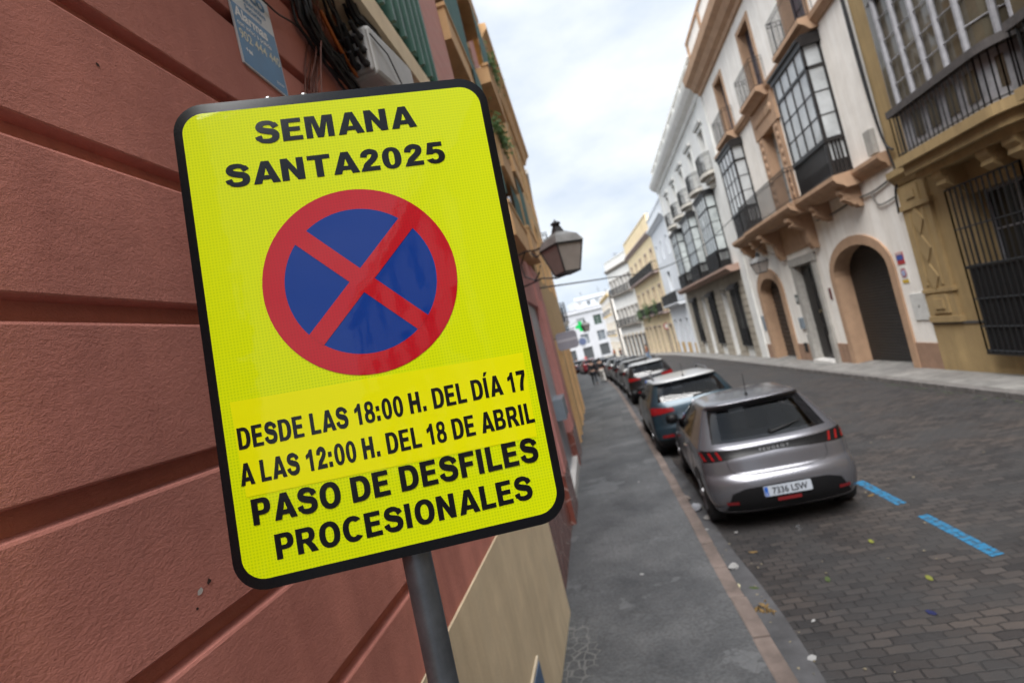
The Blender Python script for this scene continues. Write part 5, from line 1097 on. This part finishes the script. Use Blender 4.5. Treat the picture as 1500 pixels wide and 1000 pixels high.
    # mirrors, aerial, plate, interior
    for s in (-1, 1):
        y, z, x = P['mirror']; q = MB(); q.lathe([(0, -.1), (.06, -.09), (.085, -.02), (.08, .06), (.04, .1), (0, .105)], (s*(x+.1), y, z+.05), 12, 0); q.tube([(s*(x-.06), y+.03, z), (s*(x+.06), y+.02, z+.03)], .025, 6); q.build('side_mirror', P.get('mirrorm', bplas), root, smooth=True)
    ya, za = P['aerial']; q = MB(); q.lathe([(.022, 0), (.018, .02), (.006, .04)], (0, ya, za), 8); q.tube([(0, ya, za+.03), (0, ya-.09, za+.28)], .0055, 6, .003); q.build('aerial', bplas, root)
    if P.get('plate'):
        xp, zp = P['plate']; h = hit('rear', xp, zp); yp = h[0].y-.012
        for x in (-.2, .2): 
            yy = hit('rear', xp+x, zp)[0].y; yp = min(yp, yy-.012)
        tl = P.get('ptilt', .0); TP = lambda u, w_, z: (xp+u, yp-w_+tl*z, zp+z)
        q = MB(TP); q.slab([rr(.26, .055, .012, 3)], -.04, 0); po = q.build('number_plate', platew, root)
        q = MB(TP); q.poly([[(-.255, -.05), (-.215, -.05), (-.215, .05), (-.255, .05)]], .001); q.build('country_band', plateb, po)
        if P.get('ptext'): type_line('lettering', P['ptext'], M('plate_letters', (.01, .01, .012), .4, 0), po, TP, .02, -.034, .098, .0015, .0022, .92, 'CENTER'); type_line('lettering', 'E', platew, po, TP, -.235, -.04, .04, .002, .001, 1, 'CENTER')
    i = MB(); wi = P['sl'][5][1]*.86; L0, L1 = P['cabin']; fl_ = .45
    i.box(-wi, wi, L0, L1, fl_-.1, fl_); i.box(-wi, wi, L1-.35, L1+.1, fl_, P['belt']-.03); i.box(-wi, wi, L0, L0+.25, fl_, P['belt']-.12)
    for x in (-.36, .36):
        i.box(x-.24, x+.24, L1-1.15, L1-1.0, fl_, P['belt']+.18); i.box(x-.12, x+.12, L1-1.13, L1-1.04, P['belt']+.2, P['belt']+.38); i.box(x-.1, x+.1, L0+.42, L0+.5, P['belt']-.1, P['belt']+.17)
    i.box(-wi*.85, wi*.85, L0+.4, L0+.55, fl_, P['belt']-.06); i.build('interior', inter, root)
    for fn in P.get('extra', []): fn(root, bo, hit, conform)
    return root
def patch_claws(root, bo, hit, conform):
    for s in (-1, 1):
        for k in range(3):
            x = s*(.60+.085*k); q = MB(); conform(q, 'rear', [(x, .835), (x+s*.028, .835)], [(x+s*.03, .925), (x+s*.058, .925)], 2, 4, .009); q.build('tail_light', redl, root, smooth=True)
    # lettering and emblem of the tailgate
    y0 = hit('rear', 0, .868)[0].y-.02; TP = lambda u, w_, z: (u, y0-w_+.35*z, .868+z)
    type_line('lettering', 'P E U G E O T', M('dull_chrome', (.3, .3, .31), .3, 0, metal=1), root, TP, 0, .006, .036, .004, .0004, 1.55, 'CENTER')
    h = hit('rear', 0, .965); q = MB(); ye = hit('rear', 0, .92)[0].y-.012; TE = lambda u, w_, z: (u, ye-w_+.5*(z+.045), .962+z)
    q.slab([[(-.02, -.045), (.0, -.02), (.012, -.045), (.028, -.04), (.018, -.01), (.04, .0), (.03, .016), (.012, .014), (.03, .04), (.008, .05), (-.02, .045), (-.036, .02), (-.022, .012), (-.008, .024), (-.012, .0), (-.03, -.018)]], 0, .006); q.build('emblem', chrome, root)
    # wiper and spoiler lip
    h1, h2 = hit('rear', .04, 1.03)[0], hit('rear', .42, 1.085)[0]; q = MB(); q.tube([(h1.x, h1.y-.025, h1.z), ((h1.x+h2.x)/2, (h1.y+h2.y)/2-.03, (h1.z+h2.z)/2), (h2.x, h2.y-.02, h2.z)], .016, 5, .008); q.lathe([(0, -.04), (.03, -.03), (.03, .0), (0, .0)], (h1.x, h1.y, h1.z), 8, 1); q.build('wiper', bplas, root)
    q = MB(); h = hit('rear', 0, .36)[0]; q.box(-.13, .13, h.y-.012, h.y+.05, .335, .372); q.build('fog_light', redd, root)
    for s in (-1, 1): q = MB(); conform(q, 'rear', [(s*.55, .35), (s*.68, .35)], [(s*.55, .385), (s*.68, .385)], 3, 1, .012); q.build('reflector', redd, root)
    for kind in ('left', 'right'):
        for yy, zz in ((1.28, .86), (2.35, .84)):
            h = hit(kind, yy, zz)[0]; s = -1 if kind == 'left' else 1; q = MB(); q.tube([(h.x, yy-.09, zz), (h.x+s*.035, yy-.05, zz), (h.x+s*.035, yy+.06, zz), (h.x, yy+.09, zz)], .013, 6); q.build('door_handle', chrome if yy < 2 else P1['paint'], root)
slh = [(.17, .74, .22, 3.80, .3), (.25, .81, .07, 3.94, .34), (.36, .852, .012, 4.02, .36), (.48, .872, .0, 4.05, .38), (.56, .874, .008, 4.05, .38), (.62, .872, .035, 4.03, .37), (.67, .868, .085, 3.99, .35), (.72, .866, .098, 3.93, .34), (.80, .862, .115, 3.78, .33), (.88, .855, .15, 3.56, .32), (.945, .842, .178, 3.30, .3), (.985, .822, .225, 3.1, .28), (1.03, .795, .285, 2.94, .25), (1.12, .748, .395, 2.72, .22), (1.22, .692, .515, 2.47, .2), (1.30, .645, .61, 2.25, .19), (1.345, .612, .655, 2.1, .18), (1.362, .598, .62, 2.02, .16), (1.378, .582, .585, 1.95, .16), (1.392, .56, .61, 1.87, .2), (1.408, .51, .80, 1.76, .3), (1.42, .42, 1.05, 1.63, .3), (1.427, .28, 1.22, 1.52, .2)]
grey = paint('grey_lilac_metallic_paint', (.15, .15, .168), .6, .27)
sideglass = lambda k: (k, )
def side(kind): return [('side_window', kind, [(1.02, 1.0), (1.62, .985)], [(1.12, 1.3), (1.6, 1.335)], 12, 9, 1), ('side_window', kind, [(1.7, .98), (2.72, .965)], [(1.68, 1.335), (2.15, 1.3)], 14, 9, 1)]
P1 = dict(len=4.05, sl=slh, ymid=1.7, roofz=9, skirt=.235, paint=grey, roof=grey, axles=(.72, 3.26), wr=.315, track=.765, mirror=(2.62, .98, .80), mirrorm=bplas, aerial=(.86, 1.405), plate=(0, .455), ptext='7336 LSW', cabin=(.75, 2.9), belt=.97,
    glass=[('rear_window', 'rear', [(-.66, 1.0), (-.33, .99), (0, .987), (.33, .99), (.66, 1.0)], [(-.565, 1.335), (0, 1.345), (.565, 1.335)], 22, 12, 2), ('windscreen', 'front', [(-.68, 1.0), (.68, 1.0)], [(-.54, 1.33), (.54, 1.33)], 18, 10, 1)]+side('left')+side('right'),
    patch=[('light_band', bgloss, 'rear', [(-.85, .815), (-.5, .83), (0, .855), (.5, .83), (.85, .815)], [(-.85, .95), (-.5, .925), (0, .918), (.5, .925), (.85, .95)], 40, 5, .006, 'root'),
           ('bumper_insert', bplas, 'rear', [(-.70, .27), (0, .25), (.70, .27)], [(-.60, .47), (-.45, .515), (0, .525), (.45, .515), (.60, .47)], 26, 6, .006, 'root'),
           ('side_skirt', bplas, 'left', [(.3, .2), (3.7, .2)], [(.3, .27), (3.7, .27)], 30, 2, .003, 'root')],
    seams=[('rear', [(-.56, .82), (-.55, .72), (-.5, .665), (-.3, .648), (0, .643), (.3, .648), (.5, .665), (.55, .72), (.56, .82)]), ('left', [(1.0, 1.0), (1.0, .8), (1.1, .62), (1.15, .35)]), ('left', [(1.66, 1.33), (1.68, .95), (1.7, .35)]), ('left', [(2.78, .95), (2.82, .6), (2.76, .35)]), ('left', [(.62, .66), (.2, .64)])],
    extra=[patch_claws])
car1 = make_car(P1, 'parked_car', 'grey-lilac hatchback with white number plate, nearest of the parked row', 'car')
car1.scale = (.97, 1, 1.03); car1.location = (1.58, 6.15, gz(6.15)); car1.rotation_euler = (-math.atan(SL), 0, R(-1.5))
def scaled(sx, sy, sz, lift=0): return [(z*sz+lift*(z > .3), w_*sx, yr*sy, yf*sy, cl) for z, w_, yr, yf, cl in slh]
def suv_lights(root, bo, hit, conform):
    for s in (-1, 1):
        q = MB(); conform(q, 'rear', [(s*.40, .93), (s*.84, .90)], [(s*.42, 1.0), (s*.62, 1.02), (s*.84, 1.06)], 14, 4, .012); q.build('tail_light', redl, root, smooth=True)
        q = MB(); conform(q, 'rear', [(s*.52, .44), (s*.74, .44)], [(s*.52, .5), (s*.74, .5)], 4, 1, .012); q.build('reflector', redl, root)
    h1, h2 = hit('rear', .02, 1.13)[0], hit('rear', .4, 1.17)[0]; q = MB(); q.tube([(h1.x, h1.y-.025, h1.z), (h2.x, h2.y-.02, h2.z)], .014, 5, .008); q.build('wiper', bplas, root)
    h = hit('rear', 0, 1.04)[0]; q = MB(); q.lathe([(0, -.012), (.04, -.012), (.045, 0), (0, 0)], (0, h.y, 1.04), 14, 1); q.build('emblem', chrome, root)
    for s in (-1, 1):
        q = MB(); q.tube([(s*.56, 1.0, 1.5), (s*.565, 1.1, 1.555), (s*.56, 2.0, 1.57), (s*.55, 2.15, 1.52)], .02, 6); q.build('roof_rail', alloy, root)
slS = [(.20, .76, .22, 3.9, .25), (.30, .83, .06, 4.02, .28), (.45, .875, .01, 4.1, .3), (.6, .89, .0, 4.13, .3), (.68, .888, .02, 4.12, .3), (.78, .885, .035, 4.08, .29), (.9, .88, .05, 3.9, .28), (1.0, .868, .075, 3.6, .27), (1.08, .848, .11, 3.3, .25), (1.15, .815, .165, 3.08, .22), (1.25, .765, .255, 2.82, .2), (1.35, .715, .36, 2.58, .19), (1.43, .67, .45, 2.38, .18), (1.455, .655, .46, 2.3, .16), (1.475, .635, .40, 2.22, .16), (1.495, .61, .41, 2.12, .2), (1.515, .56, .62, 2.0, .3), (1.53, .46, .95, 1.82, .3), (1.537, .3, 1.2, 1.7, .2)]
def sideS(kind): return [('side_window', kind, [(.62, 1.15), (1.62, 1.11)], [(.78, 1.4), (1.6, 1.45)], 12, 9, 1), ('side_window', kind, [(1.7, 1.11), (2.85, 1.09)], [(1.68, 1.45), (2.3, 1.41)], 14, 9, 1)]
bgrey = paint('blue_grey_metallic_paint', (.022, .042, .058), .5, .3); silv = paint('silver_roof_paint', (.5, .5, .5), .5, .35)
PS = dict(len=4.15, sl=slS, ymid=1.8, roofz=1.468, skirt=.4, paint=bgrey, roof=silv, axles=(.75, 3.32), wr=.335, track=.775, mirror=(2.78, 1.1, .83), aerial=(.62, 1.512), plate=(0, .80), cabin=(.75, 3.0), belt=1.1,
    glass=[('rear_window', 'rear', [(-.67, 1.13), (0, 1.12), (.67, 1.13)], [(-.57, 1.43), (0, 1.445), (.57, 1.43)], 22, 12, 2), ('windscreen', 'front', [(-.72, 1.12), (.72, 1.12)], [(-.6, 1.43), (.6, 1.43)], 18, 10, 1)]+sideS('left')+sideS('right'),
    patch=[('bumper_insert', bplas, 'rear', [(-.72, .25), (.72, .25)], [(-.6, .4), (.6, .4)], 20, 4, .006, 'root')],
    seams=[('rear', [(-.72, 1.1), (-.66, .8), (-.6, .66), (0, .64), (.6, .66), (.66, .8), (.72, 1.1)]), ('left', [(1.66, 1.45), (1.68, 1.1), (1.7, .4)]), ('left', [(2.9, 1.08), (2.9, .6), (2.85, .4)]), ('left', [(.6, 1.12), (.75, .8), (1.15, .45)])],
    extra=[suv_lights])
car2 = make_car(PS, 'parked_car', 'dark blue-grey crossover with silver roof and roof rails, second in the parked row')
car2.location = (1.42, 10.42, gz(10.42)); car2.rotation_euler = (-math.atan(SL), 0, R(1))
blk = paint('black_car_paint', (.012, .012, .014), .3, .25); skyroof = paint('roof_sky_reflection', (.42, .43, .44), .2, .35)  # the pale roof colour is the sky's reflection, put into the paint
PB = dict(PS); PB.update(paint=blk, roof=skyroof)
car3 = make_car(PB, 'parked_car', 'black hatchback with sky reflection painted on its roof, third in the parked row beyond the crossover')
car3.location = (1.42, 20.0, gz(20)); car3.rotation_euler = (-math.atan(SL), 0, R(1.5))
def copy_tree(o, parent=None):
    c = o.copy(); COL.objects.link(c); c.parent = parent
    for ch in list(o.children): copy_tree(ch, c)
    return c
def repaint(o, old, new):
    """give a copied car its own colour"""
    for ch in o.children:
        if ch.type == 'MESH' and ch.name.startswith('body'):
            ch.data = ch.data.copy()
            for i, mm in enumerate(ch.data.materials):
                if mm in old: ch.data.materials[i] = new
rowc = [(1.30, 25.2, 3, (.15, .15, .15), 'mid grey car parked just ahead of the black hatchback'), (1.1, 30.2, 3.5, (.03, .032, .04), 'charcoal car in the middle of the parked row'), (.75, 35.2, 5, (.2, .2, .205), 'silver grey car halfway along the parked row'), (.2, 41.5, 8, (.02, .022, .03), 'dark navy car where the parked row begins to bend'), (-.7, 47, 9, (.4, .4, .4), 'pale car in the parked row past the bend'), (-1.75, 53.5, 10, (.16, .012, .02), 'dark red car parked furthest along the bend'), (-3.1, 60, 11, (.03, .03, .035), 'black car at the far end of the parked row')]
for k, (x, y, yaw, c, lab) in enumerate(rowc):
    o = copy_tree(car3 if k % 2 else car2); o['label'] = lab; o.location = (x, y, gz(y)); o.rotation_euler = (-math.atan(SL), 0, R(yaw))
    repaint(o, (bgrey, blk, silv, skyroof), paint('car_paint_%s' % lab.split()[1], c, .4, .32))
# ------------------------------------------------------------------ people
skin = M('skin', (.42, .25, .18), .6, .08, 6); hairm = M('dark_hair', (.02, .014, .01), .7, .2, 30)
def person(label, x, y, yaw, top_c, leg_c, shoe_c, stride=.22, ht=1.7, arm=.12):
    """one continuous skinned figure in mid-stride; hair and clothing are its children"""
    s = ht/1.72; root = thing('person', label, 'person', (x, y, gz(y)+.115 if x < kl(y) else gz(y)), 'people walking down the street')
    root.rotation_euler = (0, 0, R(yaw))
    def skinned(nm, J, E_, mat):
        me = bpy.data.meshes.new(nm); me.from_pydata([tuple(Vector(j[0])*s) for j in J], E_, []); me.materials.append(mat)
        o = bpy.data.objects.new(nm, me); COL.objects.link(o); o.parent = root
        k = o.modifiers.new('skin', 'SKIN'); k.use_smooth_shade = True
        for v, j in zip(me.skin_vertices[0].data, J): v.radius = (j[1]*s, j[2]*s if len(j) > 2 else j[1]*s)
        me.skin_vertices[0].data[0].use_root = True
        o.modifiers.new('smooth', 'SUBSURF').levels = 1; o.modifiers['smooth'].render_levels = 2; return o
    st = stride
    body = [((0, 0, .95), .13, .1), ((0, 0, 1.18), .13, .095), ((0, .01, 1.38), .16, .1), ((0, .01, 1.48), .06), ((0, .02, 1.56), .075, .085), ((0, .02, 1.66), .085, .1), ((0, .02, 1.71), .05),
            ((-.19, 0, 1.42), .055), ((-.24, -arm, 1.16), .042), ((-.25, -arm*.4, .93), .033), ((-.25, -arm*.2, .85), .035), ((.19, 0, 1.42), .055), ((.24, arm, 1.16), .042), ((.25, arm*1.9, .95), .033), ((.25, arm*2.2, .87), .035),
            ((-.09, 0, .88), .09), ((-.1, st*.45, .5), .065), ((-.1, st*.9, .09), .045), ((-.1, st*.9+.13, .04), .04, .03), ((.09, 0, .88), .09), ((.1, -st*.3, .5), .065), ((.1, -st*1.1, .12), .045), ((.1, -st*1.1+.12, .04), .04, .03)]
    ed = [(0, 1), (1, 2), (2, 3), (3, 4), (4, 5), (5, 6), (2, 7), (7, 8), (8, 9), (9, 10), (2, 11), (11, 12), (12, 13), (13, 14), (0, 15), (15, 16), (16, 17), (17, 18), (0, 19), (19, 20), (20, 21), (21, 22)]
    skinned('body', body, ed, skin)
    tj = [(p[0], p[1]*1.12+.006)+((p[2]*1.12+.006,) if len(p) > 2 else ()) for p in (body[0], body[1], body[2], body[7], body[8], body[9], body[11], body[12], body[13])]
    skinned('jacket', tj, [(0, 1), (1, 2), (2, 3), (3, 4), (4, 5), (2, 6), (6, 7), (7, 8)], top_c)
    lj = [((0, 0, .93), .15, .115)]+[(p[0], p[1]*1.12+.008) for p in (body[15], body[16], body[17], body[19], body[20], body[21])]
    skinned('trousers', lj, [(0, 1), (1, 2), (2, 3), (0, 4), (4, 5), (5, 6)], leg_c)
    m = MB()
    for sd in (-1, 1):
        yy = st*.9 if sd < 0 else -st*1.1; zz = 0 if sd < 0 else .02
        m.lathe([(0, -.07), (.04, -.05), (.048, .04), (.045, .12), (.0, .19)], (sd*.1, yy, .045+zz), 10, 1)
    mo = m.build('shoes', shoe_c, None, smooth=True); mo.parent = root
    m = MB(); m.lathe([(.105, -.06), (.11, .0), (.1, .06), (.06, .1), (0, .115)], (0, -.005, 1.66*s), 12); ho = m.build('hair', hairm, None, smooth=True); ho.parent = root
    return root
dkc = M('black_cloth', (.015, .015, .018), .85, .2, 9); dnm = M('dark_trousers', (.025, .028, .035), .85, .2, 9); ltc = M('light_trousers', (.5, .48, .45), .85, .15, 9); wht = M('white_shoes', (.6, .6, .6), .6, .1, 9); brn = M('brown_jacket', (.25, .09, .04), .85, .2, 9); blc = M('blue_shirt', (.2, .28, .4), .85, .2, 9); dksh = M('dark_shoes', (.02, .018, .016), .6, .1, 9); redc = M('red_coat', (.5, .04, .06), .85, .2, 9)
person('person in black jacket and dark trousers walking away down the left pavement', -1.15, 34.5, 8, dkc, dnm, dksh, .2)
person('person in light trousers and dark shoes walking just right of the black jacket', -.6, 35.2, 5, dkc, ltc, dksh, .26, 1.66)
person('person in brown jacket and pale blue trousers crossing the road beyond the black hatchback', 3.9, 52, 70, brn, blc, dksh, .2)
person('person in dark clothes in front of the far houses on the right of the road', 2.0, 74, 20, dkc, dnm, dksh, .18)
person('person in brown jacket and dark trousers far away at the bend of the road', 1.3, 84, 20, brn, dnm, dksh, .18)
person('person in red coat far down the middle of the street', -3.5, 88, 0, redc, dnm, dksh, .18, 1.75)
person('person in blue shirt far away on the left pavement', -3.9, 66, 0, blc, dnm, dksh, .2)
# ------------------------------------------------------------------ small litter, grates, lids
def crumple(name, label, cat_, x, y, r, mat, h=.5, dz=0., group=None, n=26):
    bm = bmesh.new(); bmesh.ops.create_icosphere(bm, subdivisions=2, radius=r)
    for v in bm.verts: v.co = Vector((v.co.x*random.uniform(.7, 1.3), v.co.y*random.uniform(.6, 1.2), (v.co.z+r*.8)*h*random.uniform(.5, 1.3)))
    me = bpy.data.meshes.new(name); bm.to_mesh(me); bm.free(); me.materials.append(mat); o = bpy.data.objects.new(name, me); COL.objects.link(o); o.location = (x, y, gz(y)+dz); o.rotation_euler = (0, 0, random.uniform(0, 6)); tag(o, label, cat_, group)
def scrap(name, label, cat_, x, y, a, b, mat, group=None, dz=.006):
    m = MB(); q = random.uniform(0, 6); g = []
    for i in range(5):
        for j in range(3):
            u, v = (i/4-.5)*a, (j/2-.5)*b*(1-abs(i/4-.5)*.9); g.append(m.p(x+u*cos(q)-v*sin(q), y+u*sin(q)+v*cos(q), gz(y)+dz+.02*a*5*abs(u/a)*random.uniform(.2, 1)))
    for i in range(4):
        for j in range(2): m.face((g[i*3+j], g[i*3+3+j], g[i*3+4+j], g[i*3+1+j]))
    tag(m.build(name, mat), label, cat_, group)
papr = M('white_paper', (.3, .3, .3), .8, .1, 9); leafy = M('yellow_green_leaf', (.15, .16, .025), .7, .3, 30); leafd = M('dry_brown_leaf', (.16, .10, .035), .8, .3, 30); leafg = M('dull_green_leaf', (.05, .075, .02), .75, .3, 30); navy = M('navy_plastic', (.01, .015, .07), .4, 0)
crumple('crumpled_paper', 'crumpled white paper in the gutter behind the grey hatchback', 'litter', .71, 5.46, .05, papr, .6)
crumple('crumpled_bag', 'grey-white crumpled plastic bag against the kerb beside the rear wheel', 'litter', .67, 7.35, .085, M('dull_plastic_bag', (.3, .31, .34), .5, .2, 9), .6)
crumple('crumpled_paper', 'small grey paper lump just behind the crumpled bag by the wheel', 'litter', .74, 6.95, .05, M('dirty_paper', (.28, .27, .26), .8, .2, 9), .5)
crumple('stone_chunk', 'broken stone chunk at the kerb by the car door', 'rubble', .6, 7.85, .07, M('broken_stone', (.25, .21, .19), .9, .2, 9), .6)
crumple('plastic_cup', 'small pale yellow crushed cup at the kerb', 'litter', .64, 5.05, .035, M('pale_yellow_plastic', (.5, .46, .3), .5, .1, 9), .8)
scrap('paper_scrap', 'small white paper scrap on the setts at the bottom of the picture', 'litter', .87, 3.9, .07, .06, papr)
scrap('paper_scrap', 'tiny white paper scrap left of the navy wrapper', 'litter', 1.05, 4.35, .04, .025, papr)
scrap('wrapper', 'small navy blue wrapper lying on the setts', 'litter', 1.84, 4.24, .075, .05, navy)
GL = 'leaves fallen on the setts'
for lab, x, y, mt_ in (('yellow leaf lying flat left of the nearest blue dash', 2.1, 4.72, leafy), ('yellow-green leaf on the setts behind the grey hatchback', 2.05, 5.55, leafy), ('dull green leaf in the middle of the setts', 1.4, 4.95, leafg), ('yellow leaf beside the far blue dash', 2.62, 6.75, leafd), ('green leaf near the gutter behind the car', .78, 5.0, leafg), ('brown leaf near the kerb behind the rear wheel', .98, 5.75, leafd)):
    scrap('fallen_leaf', lab, 'leaf', x, y, .085, .045, mt_, GL)
for k, (x, y, lab) in enumerate(((.66, 6.6, 'paper shred in the gutter between the cup and the plastic bag'), (.95, 6.35, 'white scrap on the setts under the rear bumper corner'), (.0, 8.9, 'tiny white scrap on the left pavement beside the car'), (-.2, 5.4, 'white fleck on the pavement near the beige wall base'))):
    scrap('paper_scrap', lab, 'litter', x, y, .05, .04, papr, None, .006 if x > .5 else .122)
m = MB(); leaves(m, (.72, 4.62, gz(4.62)+.02), (.16, .12, .02), 26, .03); tag(m.build('leaf_litter', leafd), 'small heap of dry brown leaves in the gutter at the kerb', 'leaf litter')
m = MB()
for k in range(170):
    y = random.uniform(3.2, 12); x = kl(y)+.14+abs(random.gauss(0, .3)) if random.random() < .6 else random.uniform(.8, 6.2)
    a = random.uniform(.006, .016); q = random.uniform(0, 6); z = gz(y)+.007
    m.face([m.p(x+a*cos(q+t)*random.uniform(.6, 1.2), y+a*sin(q+t)*random.uniform(.6, 1.2), z+random.uniform(0, .006)) for t in (0, 1.3, 2.6, 4.2)])
tag(m.build('gutter_debris', M('bits_of_debris', (.22, .19, .13), .9, .6, 5)), kind='stuff')
m = MB()
for k in range(90):
    y = random.uniform(9.0, 13.8); x = kr(y)-.2-abs(random.gauss(0, .09)); a = random.uniform(.012, .03); q = random.uniform(0, 6); z = gz(y)+.008
    m.face([m.p(x+a*cos(q+t), y+a*sin(q+t)*.6, z+random.uniform(0, .012)) for t in (0, 1.5, 3, 4.5)])
tag(m.build('leaf_debris', leafg), kind='stuff')
m = MB(); m.box(-.95, -.28, 23.0, 24.1, gz(23.5)+.1, gz(23.5)+.125); tag(m.build('pavement_grate', M('dark_cast_iron', (.04, .042, .045), .6, .2, 9)), 'dark rectangular grate set in the left pavement', 'grate')
